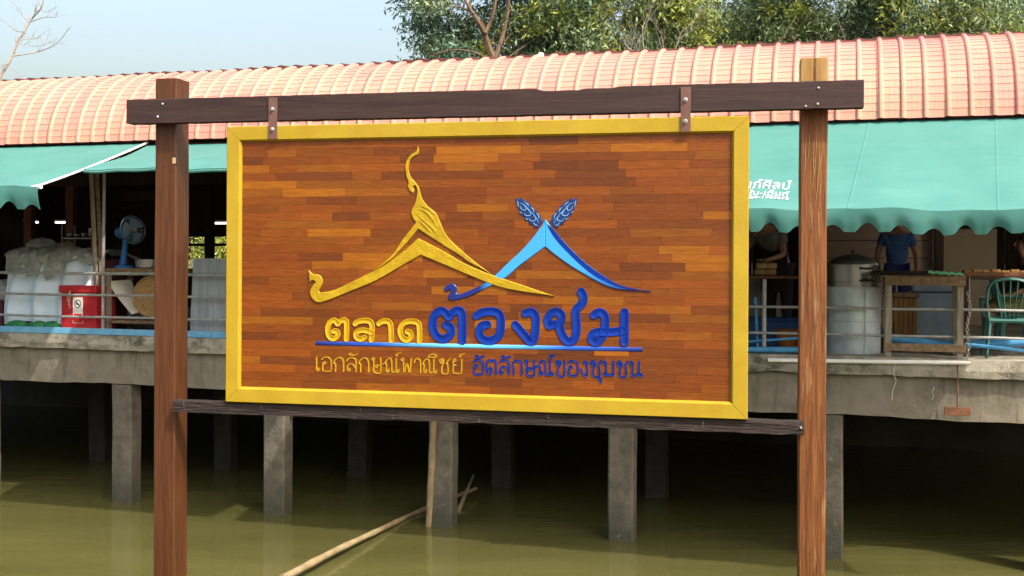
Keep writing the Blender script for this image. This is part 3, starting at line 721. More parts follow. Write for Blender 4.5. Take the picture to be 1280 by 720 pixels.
    me = MB().box((0, 0, 0), (1, 1, 1)).build('plank', 'plank', data_only=True)
    cnt = 0
    for r in range(rows):
        x = ix0 - rng.uniform(0, .12)
        while x < ix1 - .03:
            ln = rng.uniform(.14, .43); x2 = min(x + ln, ix1)
            if ix1 - x2 < .08: x2 = ix1
            a = max(x, ix0)
            if x2 - a > .02:
                o = put('plank', me, b.e); cnt += 1
                o.location = (a + .0003, YB + rng.uniform(-.0004, .0004), iz0 + r * rh + .0003 - b.b.z)
                o.scale = (x2 - a - .0006, .019, rh - .0006)
            x = x2
    # straps with two bolts each
    for px, py0, py1 in ((341, 122, 174), (857, 109, 165)):
        c = q(px, 140, YF - .006); za = q(px, py0, YF - .006).z; zb_ = q(px, py1, YF - .006).z; hw = .0225
        st = b.part('hanger_strap', MB().box((c.x - hw, YF - .0075, zb_), (c.x + hw, YF - .0015, za), .0012), 'strap_brown')
        for f in (.28, .76):
            zc = za + (zb_ - za) * f
            b.part('bolt', MB().lathe([(.0105, 0), (.0105, -.003), (.007, -.003), (.007, -.010), (.004, -.013)], (c.x, YF - .0075, zc), 8, 'y'), 'steel', st)
    # ---- carved emblem: outlines in photo pixels on the board
    def relief(name, outline, m, h=.006, rim=.004, steps=3, ridge=None):
        P = [S.on(x, y, YB) for x, y in outline]; pts = [(p.x, p.z) for p in P]
        from mathutils.geometry import tessellate_polygon
        n_ = len(pts); area = sum(pts[i][0] * pts[(i + 1) % n_][1] - pts[(i + 1) % n_][0] * pts[i][1] for i in range(n_))
        if area < 0: pts = pts[::-1]
        inn = []
        for i in range(n_):
            a_, p_, c_ = Vector(pts[i - 1]), Vector(pts[i]), Vector(pts[(i + 1) % n_])
            e1 = (p_ - a_); e2 = (c_ - p_)
            if e1.length < 1e-6: e1 = e2
            if e2.length < 1e-6: e2 = e1
            n1 = Vector((-e1.y, e1.x)).normalized(); n2 = Vector((-e2.y, e2.x)).normalized(); m_ = n1 + n2
            m_ = m_ / max(m_.length, .3) / max(.55, m_.length / 2)
            wdt = rim
            for j in range(n_):                       # stay inside narrow tips
                dj = (Vector(pts[j]) - p_).length
                if min(abs(i - j), n_ - abs(i - j)) > 6: wdt = min(wdt, dj * .42)
            q_ = p_ + m_ * wdt; inn.append((q_.x, q_.y))
        vs = [(x, YB - .0004, z) for x, z in pts] + [(x, YB - h * .5, z) for x, z in pts] + [(x, YB - h, z) for x, z in inn]
        fs = []
        for L in (0, n_):
            fs += [(L + i, L + (i + 1) % n_, L + n_ + (i + 1) % n_, L + n_ + i) for i in range(n_)]
        fs += [tuple(2 * n_ + k for k in tr_) for tr_ in tessellate_polygon([[Vector((x, z, 0)) for x, z in inn]])]
        return b.part(name, MB().add(vs, fs), m)
    def smooth_outline(pts, corners=(), sub=4):
        n = len(pts); out = []; P = [Vector((p[0], p[1])) for p in pts]
        for i in range(n):
            p1, p2 = P[i], P[(i + 1) % n]
            p0 = P[i - 1] if i not in corners else p1; p3 = P[(i + 2) % n] if (i + 1) % n not in corners else p2
            for k in range(sub):
                t_ = k / sub
                out.append(tuple(0.5 * ((2 * p1) + (p2 - p0) * t_ + (2 * p0 - 5 * p1 + 4 * p2 - p3) * t_ * t_ + (3 * p1 - p0 - 3 * p2 + p3) * t_ ** 3)))
        return out
    z3 = lambda L: [(380 + x * .30556, 170 + y * .30556) for x, y in L]
    z4 = lambda L: [(560 + x * .22222, 230 + y * .22222) for x, y in L]
    low = z3([(20, 548), (38, 564), (60, 567), (75, 582), (76, 606), (62, 632), (68, 641), (130, 628), (230, 580), (330, 530), (410, 470), (468, 418), (540, 455), (600, 488)]) + \
        z4([(100, 450), (250, 512), (400, 562), (600, 631), (450, 610), (300, 582), (150, 526), (0, 463)]) + \
        z3([(480, 487), (400, 532), (300, 590), (200, 632), (100, 672), (60, 681), (35, 666), (25, 640), (35, 615), (49, 597), (36, 590), (25, 600), (22, 575)])
    nlow = len(low)
    LC = (0, 6, 11, 17, 22, nlow - 2, nlow - 4)
    # blue gable is laid first, the gold one crosses over it
    left = z4([(548, 197), (530, 235), (515, 252), (470, 312), (400, 388), (330, 452), (262, 518), (200, 562), (120, 600), (66, 620), (48, 612), (52, 585), (35, 563), (8, 563), (-14, 578), (-20, 598), (0, 604), (14, 594), (18, 606), (2, 630), (6, 648), (40, 654), (130, 628), (230, 578), (320, 530), (400, 462), (470, 410), (548, 352)])
    right = z4([(548, 197), (548, 352), (600, 396), (690, 460), (800, 526), (900, 576), (1000, 598), (1145, 602), (1050, 590), (950, 560), (850, 500), (770, 440), (700, 375), (640, 310), (592, 252), (575, 235)])
    xa = S.on(560, 360, YB).x; xb = S.on(682, 300, YB).x; xc = S.on(814, 360, YB).x
    navy, sky_, mid = (.004, .014, .13), (.03, .25, .60), (.009, .085, .36)
    gradient_blue('blue_left', [(0.0, navy), (.33, navy), (.46, sky_), (1, sky_)], 1 / (xb - xa), -xa / (xb - xa))
    gradient_blue('blue_right', [(0.0, sky_), (.32, sky_), (.62, mid), (.80, navy), (1, (.006, .02, .16))], 1 / (xc - xb), -xb / (xc - xb))
    relief('blue_gable_arm', smooth_outline(left, (0, 2, 9, 27, 18, 17)), 'blue_left', .006, .003)
    relief('blue_gable_arm', smooth_outline(right, (0, 1, 7, 14)), 'blue_right', .0066, .003)
    # dark blue bevel along the right arm's upper edge
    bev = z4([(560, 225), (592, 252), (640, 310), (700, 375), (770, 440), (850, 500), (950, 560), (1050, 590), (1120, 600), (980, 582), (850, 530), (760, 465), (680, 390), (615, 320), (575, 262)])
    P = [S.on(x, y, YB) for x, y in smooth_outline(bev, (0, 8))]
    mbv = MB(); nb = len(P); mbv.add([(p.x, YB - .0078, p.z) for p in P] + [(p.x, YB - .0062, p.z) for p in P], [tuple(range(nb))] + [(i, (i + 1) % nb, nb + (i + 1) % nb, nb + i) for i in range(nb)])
    b.part('dark_blue_facet', mbv, 'blue_letter')
    relief('gold_gable', smooth_outline(low, LC), 'gold_carving', .0078, .0030)
    # ridge line facets on the gold gable
    bird = z3([(466, 40), (460, 62), (440, 75), (421, 100), (415, 130), (420, 165), (428, 190), (425, 206), (435, 225), (447, 235), (452, 222), (447, 208), (458, 204), (464, 225), (460, 255), (455, 275), (442, 300), (440, 320), (450, 342), (459, 353), (400, 430), (360, 488), (280, 558), (350, 511), (382, 480), (432, 425), (468, 380), (560, 440), (640, 490)]) + \
        z4([(120, 440), (240, 503), (120, 412), (0, 300)]) + \
        z3([(562, 362), (540, 315), (510, 290), (487, 262), (478, 238), (470, 210), (452, 185), (436, 165), (428, 130), (433, 105), (446, 87), (466, 76), (471, 60)])
    relief('gold_finial', smooth_outline(bird, (0, 9, 19, 22, 26, 30)), 'gold_carving', .0062, .0024)
    # raised swirls on the bird's body
    def stroke(pts, wd, h, n_=6, y0=YB, conv=True, taper=False):
        P_ = [S.on(x, y, y0) if conv else Vector(p) for x, y in pts for p in ((0, 0, 0),)]
        P_ = spline([(p.x, 0, p.z) for p in P_], 6); mb = MB(); m = len(P_)
        half = wd / 2; vs = []; fs = []
        PR = [(1.06, 0), (.96, 1.0), (.84, .95), (.42, .22), (0, .10), (-.42, .22), (-.84, .95), (-.96, 1.0), (-1.06, 0)] if not taper else [(math.cos(math.pi * k / 8), min(1.0, math.sin(math.pi * k / 8) * 1.5) ** .8) for k in range(9)]
        K = len(PR)
        for i, p in enumerate(P_):
            d = (P_[min(i + 1, m - 1)] - P_[max(i - 1, 0)]).normalized(); nn = Vector((-d.z, 0, d.x))
            sc_ = 1.0 if not taper else math.sin(math.pi * (0.08 + .84 * i / (m - 1)))
            for k in range(K):
                c, prof_h = PR[k]
                vs.append((p.x + nn.x * c * half * sc_, y0 - .0005 - h * prof_h * sc_, p.z + nn.z * c * half * sc_))
        for i in range(m - 1):
            for k in range(K - 1): fs.append((i * K + k, i * K + k + 1, (i + 1) * K + k + 1, (i + 1) * K + k))
        mb.add(vs, fs)
        if not taper:                                   # rounded ends
            for p, q_ in ((P_[0], P_[1]), (P_[-1], P_[-2])):
                d = (p - q_).normalized(); nn = Vector((-d.z, 0, d.x)); vs = []; fs = []
                A_ = 7
                for a_i in range(A_):
                    a = -math.pi / 2 + math.pi * a_i / (A_ - 1)
                    for r_i, (rr, hh) in enumerate(((0, .10), (.42, .22), (.84, .95), (.96, 1.0), (1.06, 0))):
                        v = p + (d * math.cos(a) + nn * math.sin(a)) * half * rr
                        vs.append((v.x, y0 - .0005 - h * hh, v.z))
                for a_i in range(A_ - 1):
                    for r_i in range(4): fs.append((a_i * 5 + r_i, a_i * 5 + r_i + 1, (a_i + 1) * 5 + r_i + 1, (a_i + 1) * 5 + r_i))
                mb.add(vs, fs)
        return mb
    for L in ([(470, 300), (500, 310), (530, 345), (545, 375)], [(462, 320), (490, 345), (525, 375), (540, 400)], [(475, 285), (505, 295), (535, 322)], [(470, 345), (500, 372), (520, 395)]):
        b.part('feather_ridge', stroke(z3(L), .010, .003, y0=YB - .0058, taper=True), 'gold_carving', smooth=True)
    # letters, one part each
    r4 = lambda L: [(380 + x * .1389, 380 + y * .1389) for x, y in L]
    r6 = lambda L: [(530 + x * .22656, 340 + y * .22656) for x, y in L]
    gold = [[[(268, 245), (298, 250), (303, 285), (268, 312), (228, 290), (214, 228), (230, 172), (265, 148), (292, 160), (305, 180), (325, 158), (352, 145), (378, 155), (384, 200), (382, 318)]],
            [[(462, 178), (490, 158), (545, 150), (592, 158), (612, 190), (612, 250), (606, 325)], [(606, 258), (560, 240), (505, 240), (470, 262), (474, 300), (512, 318), (545, 300)]],
            [[(675, 178), (700, 160), (745, 155), (776, 178), (784, 240), (786, 330)]],
            [[(930, 250), (958, 262), (962, 298), (930, 326), (890, 308), (866, 250), (880, 195), (922, 162), (985, 158), (1030, 178), (1040, 245), (1040, 335)]]]
    for L in gold:
        mb = MB()
        for st in L: g_ = stroke(r4(st), .0256, .0042); mb.add(g_.v, g_.f)
        b.part('gold_letter', mb, 'gold_letter', smooth=True)
    blue = [[[(122, 293), (146, 305), (146, 345), (108, 370), (68, 350), (48, 298), (58, 240), (92, 214), (122, 228), (138, 248), (156, 228), (182, 212), (208, 225), (212, 285), (212, 380)]],
            [[(290, 242), (326, 222), (382, 218), (418, 238), (424, 295), (414, 350), (368, 380), (322, 368), (304, 332), (318, 298), (350, 290)]],
            [[(560, 228), (592, 220), (614, 242), (617, 300), (606, 372), (584, 382), (548, 342), (504, 292)]],
            [[(716, 288), (692, 296), (682, 262), (706, 226), (744, 222), (760, 250), (748, 300), (772, 362), (802, 384), (834, 362), (842, 300), (838, 240), (842, 205), (872, 175), (880, 140), (868, 110)]],
            [[(938, 238), (966, 222), (994, 238), (1000, 290), (988, 350), (954, 388), (926, 374), (932, 344), (970, 330), (1040, 332), (1098, 322)], [(1106, 222), (1106, 390)]]]
    for L in blue:
        mb = MB()
        for st in L: g_ = stroke(r6(st), .0375, .0048); mb.add(g_.v, g_.f)
        b.part('blue_letter', mb, 'blue_letter', smooth=True)
    # underline, navy at its ends and pale in the middle
    u0, u1 = S.on(395, 429, YB), S.on(803, 437, YB)
    gradient_blue('underline_paint', [(0, navy), (.2, (.01, .07, .42)), (.42, (.10, .42, .66)), (.56, (.10, .42, .66)), (.78, (.01, .08, .42)), (1, (.006, .02, .16))], 1 / (u1.x - u0.x), -u0.x / (u1.x - u0.x))
    n = 20; vs = []; fs = []
    for i in range(n + 1):
        x = u0.x + (u1.x - u0.x) * i / n; zc = u0.z + (u1.z - u0.z) * i / n
        vs += [(x, YB - .0005, zc - .010), (x, YB - .004, zc - .004), (x, YB - .004, zc + .005), (x, YB - .0005, zc + .010)]
    for i in range(n):
        for k in range(3): fs.append((i * 4 + k, i * 4 + k + 1, (i + 1) * 4 + k + 1, (i + 1) * 4 + k))
    fs += [(0, 1, 2, 3), tuple(n * 4 + k for k in range(4))]
    b.part('underline', MB().add(vs, fs), 'underline_paint')
    # the two small lines: looped Thai letters drawn stroke by stroke, baseline 0, height 1
    hd = lambda x, y, r=.085: [(x - r, y), (x, y + r), (x + r, y), (x, y - r), (x - r, y)]
    GL = {
        'เ': (.36, [[(.1, 1), (.1, .14)], hd(.19, .10)]), 'า': (.56, [[(.05, .74), (.14, .95), (.28, 1), (.43, .86), (.45, .5), (.45, 0)]]),
        'อ': (.80, [hd(.24, .58), [(.15, .58), (.13, .12), (.24, 0), (.56, 0), (.67, .12), (.67, .74), (.5, .97), (.26, 1), (.08, .84)]]),
        'ก': (.80, [[(.15, 0), (.15, .5), (.05, .62), (.16, .86), (.4, 1), (.6, .86), (.66, .55), (.66, 0)]]),
        'ล': (.80, [hd(.2, .12), [(.1, .14), (.12, .4), (.3, .56), (.48, .48), (.66, .2)], [(.07, .78), (.2, .95), (.4, 1), (.6, .9), (.66, .66), (.66, 0)]]),
        'ษ': (.88, [hd(.13, .92), [(.2, .9), (.19, .4), (.22, 0), (.62, 0), (.62, 1)], hd(.38, .42), [(.45, .46), (.6, .52), (.84, .62)]]),
        'ณ': (1.0, [hd(.19, .1), [(.1, .1), (.12, .5), (.05, .66), (.16, .9), (.3, 1), (.42, .86), (.46, .5), (.46, .1), (.58, 0), (.72, .12), (.73, .6), (.73, 1)], hd(.83, .08)]),
        'พ': (.84, [hd(.13, .92), [(.2, .9), (.24, 0), (.42, .62), (.60, 0), (.70, 1)]]),
        'ช': (.84, [hd(.2, .80), [(.1, .84), (.16, 1), (.32, .98), (.36, .75), (.26, .45), (.26, 0), (.62, 0), (.62, .55), (.56, .74), (.76, 1.04)]]),
        'ย': (.80, [hd(.2, .92), [(.12, .88), (.14, .66), (.28, .56)], [(.14, .66), (.13, .14), (.22, 0), (.56, 0), (.66, .14), (.66, 1)]]),
        'ต': (.84, [hd(.34, .38), [(.42, .34), (.4, .08), (.26, 0), (.14, .16), (.11, .6), (.2, .92), (.32, 1), (.42, .86), (.52, 1), (.66, .92), (.69, .6), (.69, 0)]]),
        'ข': (.78, [hd(.22, .80), [(.13, .84), (.2, 1), (.36, .96), (.38, .72), (.24, .48), (.25, 0), (.62, 0), (.62, 1)]]),
        'ง': (.60, [hd(.34, .90), [(.42, .9), (.47, .5), (.46, .04), (.32, 0), (.05, .44)]]),
        'ม': (.82, [hd(.13, .92), [(.2, .9), (.22, .12)], hd(.14, .1), [(.22, .1), (.45, .06), (.66, .1)], [(.66, 1), (.66, 0)]]),
        'น': (.86, [hd(.13, .92), [(.2, .9), (.21, .02), (.4, .12), (.6, .2)], [(.6, 1), (.6, .12)], hd(.70, .09)]),
        'ั': (0, [hd(-.52, 1.24, .06), [(-.46, 1.20), (-.28, 1.17), (-.06, 1.26)]]), '์': (0, [hd(-.22, 1.24, .06), [(-.2, 1.3), (-.12, 1.36), (.02, 1.40)]]),
        'ิ': (0, [[(-.62, 1.14), (-.5, 1.30), (-.28, 1.34), (-.1, 1.14), (-.62, 1.14)]]), 'ุ': (0, [hd(-.20, -.18, .07), [(-.13, -.16), (-.12, -.5)]])}
    for body, x0, x1, ya, yb_, hh, m, nm_ in (('เอกลักษณ์พาณิชย์', 394, 580, 463.5, 466.5, 17.5, 'gold_letter', 'small_gold_letter'), ('อัตลักษณ์ของชุมชน', 590, 804, 467.5, 470.5, 18.0, 'blue_letter', 'small_blue_letter')):
        tot = sum(GL[c_][0] for c_ in body); x = 0.0
        for c_ in body:
            wd_, strokes = GL[c_]; mb = MB()
            for st in strokes:
                pp = []
                for gx, gy in st:
                    u_ = (x + gx) / tot; pp.append((x0 + (x1 - x0) * u_, ya + (yb_ - ya) * u_ - hh * gy))
                g_ = stroke(pp, .0062 if 'gold' in m else .0082, .0032); mb.add(g_.v, g_.f)
            b.part(nm_, mb, m, smooth=True); x += wd_
    # filigree wings
    for mir in (0, 1):
        fl = (lambda L: [(1108 - x, y) for x, y in L]) if mir else (lambda L: L)
        edge = [(380, 80), (400, 88), (415, 84), (425, 100), (445, 104), (452, 122), (470, 130), (478, 150), (497, 158), (503, 178), (520, 186), (524, 205), (536, 220), (518, 246), (500, 246), (488, 228), (470, 224), (462, 204), (444, 196), (438, 178), (420, 168), (416, 148), (402, 138), (400, 118), (388, 106)]
        ax0, ay0, axd, ayd = 380, 80, (527 - 380) / 215.0, (232 - 80) / 215.0
        def widen(p):
            dx, dy = p[0] - ax0, p[1] - ay0; al = dx * axd + dy * ayd; pe = -dx * ayd + dy * axd
            return (ax0 + axd * al - ayd * pe * 1.35, ay0 + ayd * al + axd * pe * 1.35)
        edge = [widen(p) for p in edge]
        wing = relief('filigree_wing', z4(fl(edge)), 'dark_blue_carving', .0035, .0012)
        curls = [[(398, 104), (425, 118), (455, 150), (490, 185), (518, 226)], [(410, 122), (418, 140), (436, 150), (440, 136), (430, 130)], [(432, 160), (446, 176), (466, 178), (466, 162), (454, 160)],
                 [(460, 190), (476, 208), (496, 206), (494, 190), (482, 190)], [(486, 214), (500, 232), (514, 234)], [(424, 104), (444, 118), (452, 134)], [(462, 136), (478, 152), (484, 170)], [(494, 168), (508, 186), (514, 204)],
                 [(390, 92), (396, 112), (404, 128)], [(410, 150), (424, 162)], [(446, 190), (458, 200)]]
        for c_ in curls:
            c_ = [widen(p) for p in c_]
            b.part('curl', stroke(z4(fl(c_)), .0048, .0022, y0=YB - .0035, taper=True), 'pale_blue_carving', wing, smooth=True)
    return cnt
sign()

# ================================================================== RAILINGS
def railing():
    yr = 0.0
    t = Thing('railing', (F.on(127, 415, yr).x, yr, DECK), 'grey pipe railing with three rails in front of the red bin', 'railing')
    a = F.on(-60, 341, yr).x; b = F.on(470, 345, yr).x
    for py in (342, 369, 396.5):
        z = F.on(127, py, yr).z
        t.part('rail', MB().tube([(a + (b - a) * k / 10, yr + .004 * math.sin(k), z + .004 * math.sin(k * 1.7)) for k in range(11)], .021 if py < 350 else .017, 8), 'pipe_grey', smooth=True)
    s = F.on(127, 341, yr).x
    t.part('upright', MB().tube([(s, yr + .035, DECK), (s, yr + .035, 3.2), (s + .01, yr + .035, 4.56)], .022, 8), 'pipe_grey', smooth=True)
    for px in (330, 468, -58):
        s = F.on(px, 341, yr).x; t.part('upright', MB().tube([(s, yr + .035, DECK), (s, yr + .035, F.on(127, 338, yr).z)], .022, 8), 'pipe_grey', smooth=True)
    t = Thing('railing', (F.on(955, 440, .05).x, .05, DECK), 'low grey pipe railing beside the steamer drum and green chairs', 'railing')
    a = F.on(800, 380, .05).x; b = 6.9
    for py in (384, 417):
        z = F.on(1000, py, .05).z
        t.part('rail', MB().tube([(a + (b - a) * k / 10, .05, z + .004 * math.sin(k * 2.1)) for k in range(11)], .015, 8), 'pipe_grey', smooth=True)
    for px in (955, 812):
        s = F.on(px, 400, .05).x; t.part('upright', MB().tube([(s, .075, DECK), (s, .075, F.on(955, 349, .05).z)], .024, 8), 'pipe_grey', smooth=True)
    s = 6.5; t.part('upright', MB().tube([(s, .075, DECK), (s, .075, 3.0)], .024, 8), 'pipe_grey', smooth=True)
    # two old timber props leaning beside the pipe
    for dx, m in ((0, 'grey_wood'), (.05, 'old_wood')):
        p = F.on(113, 214, .25); q = F.on(123, 408, .25)
        mb = MB(); mb.tube([(q.x + dx, .25 + dx, DECK), (p.x + dx, .25 + dx, 4.60)], .036, 4)
        solo('timber_prop', mb, m, (q.x + dx, .25 + dx, DECK), 'leaning grey timber prop beside the pipe upright' if not dx else 'leaning brown timber prop behind the grey one', 'prop')
railing()

# ================================================================== OBJECTS ON THE DECK, LEFT BAY
def no_smoking(t, c, wd, hg, parent):
    """white notice with the crossed cigarette ring, on the plane y = c.y"""
    y = c.y
    pl = t.part('notice', MB().box((c.x - wd / 2, y - .004, c.z - hg / 2), (c.x + wd / 2, y - .001, c.z + hg / 2)), 'white_paint', parent)
    r = wd * .36; zc = c.z + hg * .17
    ring = MB(); n = 24; vs = []; fs = []
    for k in range(n):
        a = 2 * math.pi * k / n
        for rr in (r, r * .80): vs.append((c.x + rr * math.cos(a), y - .0065, zc + rr * math.sin(a)))
    for k in range(n): fs.append((2 * k, 2 * k + 1, (2 * k + 3) % (2 * n), (2 * k + 2) % (2 * n)))
    ring.add(vs, fs); d = r * .62
    ring.add([(c.x - d - .006, y - .0065, zc + d - .006), (c.x - d + .006, y - .0065, zc + d + .006), (c.x + d + .006, y - .0065, zc - d + .006), (c.x + d - .006, y - .0065, zc - d - .006)], [(0, 1, 2, 3)])
    t.part('prohibition_ring', ring, 'ink', pl)
    t.part('cigarette', MB().box((c.x - r * .6, y - .0062, zc - .012), (c.x + r * .45, y - .005, zc + .004)), 'ink', pl)
    t.part('red_caption', MB().box((c.x - wd * .40, y - .0062, c.z - hg * .42), (c.x + wd * .40, y - .005, c.z - hg * .32)), 'ink_red', pl)

def left_bay():
    # red bin
    y = 0.10; a = F.on(75, 400, y).x; b = F.on(121, 400, y).x; zt = F.on(98, 358, y).z
    t = Thing('red_bin', ((a + b) / 2, y + .2, DECK), 'red square bin with overhanging lid and a no smoking notice', 'bin')
    body = t.part('body', MB().box((a + .02, y, DECK), (b - .005, y + .42, zt - .08), .012), 'red_paint')
    t.part('lid', MB().box((a - .012, y - .025, zt - .085), (b + .008, y + .45, zt + .012), .014), 'red_paint')
    c = F.on(97.5, 384, y); no_smoking(t, c, .155, .27, body)
    ln = F.on(97.5, 402, y)
    t.part('sticker_outline', MB().tube([(ln.x - .08, y - .003, ln.z + .02), (ln.x - .08, y - .003, ln.z - .02), (ln.x + .08, y - .003, ln.z - .02), (ln.x + .08, y - .003, ln.z + .02)], .003, 4), 'off_white', body)
    for k in range(3):
        p = F.on(84 + k * 1.5, 372, y - .03); L = [(p.x + .05 - k * .02, y - .027, p.z + .10), (p.x + .01, y - .03, p.z + .03), (p.x, y - .03, p.z - .05 - .05 * k)]
        t.part('straw_tie', MB().tube(spline(L, 4), .004, 5), 'string')
    # heap under a tarp: plastic over white cloth
    a = F.on(7, 400, .28).x; b = F.on(121, 400, .28).x; zt = F.on(60, 316, .3).z
    base = ((a + b) / 2, .7, DECK)
    t = Thing('covered_heap', base, 'stacked goods under a white sheet with crumpled clear plastic on top', 'covered heap')
    rng = random.Random(31)
    t.part('core', MB().box((a + .12, .42, DECK), (b - .08, 1.15, zt - .08), .05), 'plum_cloth')
    def folds(u, v):
        s = a + (b - a) * u; z = zt - .02 - (zt - DECK - .10 - .06 * math.sin(u * 9)) * v
        f = .075 * math.sin(u * 24 + 1.8 * math.sin(v * 2)) * (.25 + .75 * v) + .02 * math.sin(u * 47) * v
        return (s + (u - .5) * .10 * v + .015 * math.sin(v * 5 + u * 9), .36 - .10 * v + f - .05 * math.sin(v * 3.1), z - .02 * math.sin(u * 14))
    t.part('white_sheet', MB().grid(folds, 56, 16, (0, .006, 0)), 'tarp_white', smooth=True)
    def crum(u, v):
        s = a - .01 + (b - a + .05) * u
        prof = [(1.2, -.02), (.8, .06), (.42, .05), (.31, -.02), (.29, -.17), (.28, -.30 + .05 * math.sin(u * 11))]
        if u > .62: prof = [(y_, z_ * (.35 if z_ < 0 else 1)) for y_, z_ in prof]
        k = v * 5; i = min(int(k), 4); f = k - i
        y = prof[i][0] * (1 - f) + prof[i + 1][0] * f; z = prof[i][1] * (1 - f) + prof[i + 1][1] * f
        w_ = .030 * math.sin(u * 31 + v * 9) + .022 * math.sin(u * 57 - v * 17) + rng.uniform(-.014, .014)
        return (s + .02 * math.sin(v * 9 + u * 21), y - .03 + w_, zt + z + w_ * .8 - .07 * max(0, u - .75) * 3)
    t.part('plastic_cover', MB().grid(crum, 60, 22, (0, .004, 0)), 'tarp_plastic', smooth=True)
    # bundles lying on top of the heap
    def bundle(name, px, py, y_, w_, h_, m, label, seed):
        p = F.on(px, py, y_); rg = random.Random(seed); ph = [rg.uniform(0, 6) for _ in range(4)]
        def fn(u, v):
            th = 2 * math.pi * u; f = math.pi * v
            r = 1 + .12 * math.sin(3 * th + ph[0]) * math.sin(f) + .09 * math.sin(5 * th + 4 * f + ph[1]) + .06 * math.sin(9 * f + ph[2])
            return (p.x + w_ / 2 * r * math.sin(f) * math.cos(th), y_ + w_ * .35 * r * math.sin(f) * math.sin(th), p.z + h_ / 2 - h_ / 2 * r * math.cos(f) - h_ / 2)
        return solo(name, MB().grid(fn, 24, 14), m, (p.x, y_, p.z - h_ / 2), label, 'bundle', smooth=True)
    bundle('plastic_bundle', 52, 308, .95, .46, .24, 'tarp_plastic', 'grey plastic bundle lying on top of the covered heap', 1)
    bundle('tan_bundle', 82, 310, .9, .30, .18, 'tan_sack', 'tan cloth bundle lying on top of the covered heap', 2)
    bundle('clear_bundle', 3, 366, .45, .30, .36, 'tarp_plastic', 'crumpled clear plastic bag beside the covered heap', 3)
    p = F.on(1, 400, .4)
    solo('plum_box', MB().box((p.x - .30, .35, DECK), (p.x + .06, .8, DECK + .42), .03), 'plum_cloth', (p.x, .5, DECK), 'dark plum box below the clear plastic bag', 'box')
    for i, px in enumerate((22, 48, 66)):
        p = F.on(px, 411, .2); rg = random.Random(i)
        def fn(u, v, p=p, i=i):
            th = 2 * math.pi * u; f = math.pi * v; r = 1 + .14 * math.sin(4 * th + i) + .1 * math.sin(7 * f + 3 * th)
            return (p.x + .15 * r * math.sin(f) * math.cos(th), .20 + .10 * r * math.sin(f) * math.sin(th), DECK + .075 - .075 * math.cos(f) * min(r, 1.05))
        o = solo('green_sack', MB().grid(fn, 18, 10), 'green_sack', (p.x, .2, DECK), 'green plastic sack tucked under the white sheet hem', 'sack', 'green sacks under the heap', smooth=True)
    # work bench with two shelves
    y0, y1 = .30, .85
    a = F.on(132, 336, y0).x; b = F.on(226, 336, y0).x; zt = F.on(165, 335.5, y0).z; zl = F.on(165, 401, y0).z
    t = Thing('shelf_table', ((a + b) / 2, .55, DECK), 'low wooden shelf table carrying the blue fan and the pot', 'table')
    t.part('top_board', MB().box((a, y0, zt - .05), (b, y1, zt), .006), 'old_wood')
    t.part('lower_board', MB().box((a, y0, zl - .04), (b, y1, zl), .006), 'old_wood')
    for x in (a + .03, b - .03):
        for yy in (y0 + .03, y1 - .03): t.part('leg', MB().box((x - .03, yy - .03, DECK), (x + .03, yy + .03, zt - .05)), 'grey_wood')
    # fan seen from behind
    p = F.on(155, 334, .5); bx, by, bz = p.x, .5, zt
    t = Thing('table_fan', (bx, by, bz), 'blue table fan turned away on the shelf table', 'fan')
    t.part('base', MB().lathe([(.135, 0), (.135, .02), (.11, .035), (.05, .045)], (bx, by, bz), 20), 'fan_blue', smooth=True)
    t.part('stem', MB().tube([(bx - .02, by, bz + .03), (bx, by, bz + .20), (bx + .02, by, bz + .40)], [.055, .042, .036], 10), 'fan_blue', smooth=True)
    hz = bz + .50; ax = Vector((.80, -.25, .12)).normalized()
    hc = Vector((bx + .01, by, hz))
    t.part('motor_housing', MB().tube([hc - ax * .14, hc - ax * .11, hc - ax * .02, hc + ax * .07], [.05, .085, .095, .10], 14), 'fan_blue', smooth=True)
    gc = hc + ax * .17; e1 = ax.cross(Vector((0, 0, 1))).normalized(); e2 = e1.cross(ax)
    cg = MB()
    for off, rr in ((-.06, .11), (-.03, .175), (.0, .195), (.04, .175), (.06, .11)):
        cg.tube([gc + ax * off + (e1 * math.cos(k * math.pi / 12) + e2 * math.sin(k * math.pi / 12)) * rr for k in range(25)], .0035, 4, cap=False)
    for k in range(20):
        d = e1 * math.cos(k * math.pi / 10) + e2 * math.sin(k * math.pi / 10)
        cg.tube([gc - ax * .075 + d * .03, gc - ax * .06 + d * .12, gc + d * .196, gc + ax * .06 + d * .12, gc + ax * .075 + d * .02], .002, 4)
    t.part('cage', cg, 'fan_clear')
    for k in range(3):
        d0 = 2 * math.pi * k / 3
        def bl(u, v, d0=d0):
            an = d0 + (u - .5) * 1.5; r = .03 + .135 * v; d = e1 * math.cos(an) + e2 * math.sin(an)
            return gc + d * r + ax * (.04 * (u - .5))
        t.part('blade', MB().grid(bl, 8, 5, tuple(ax * .003)), 'fan_clear', smooth=True)
    t.part('hub', MB().tube([gc - ax * .05, gc + ax * .05], .03, 10), 'cardboard', smooth=True)
    # pot
    p = F.on(185, 333, .5)
    t = Thing('aluminium_pot', (p.x, .5, zt), 'shallow aluminium pot on the shelf table', 'pot')
    t.part('body', MB().lathe([(.15, 0), (.165, .015), (.17, .11), (.178, .115), (.178, .122), (.165, .12), (.155, .02), (.02, .018)], (p.x, .5, zt), 28), 'aluminium', smooth=True)
    t.part('handle', MB().tube(spline([(p.x - .17, .5 - .05, zt + .09), (p.x - .21, .5 - .03, zt + .095), (p.x - .21, .53, zt + .095), (p.x - .17, .55, zt + .09)], 4), .006, 6), 'aluminium')
    # white tray leaning
    a0 = F.on(137, 353, .36); a1 = F.on(166, 393, .36)
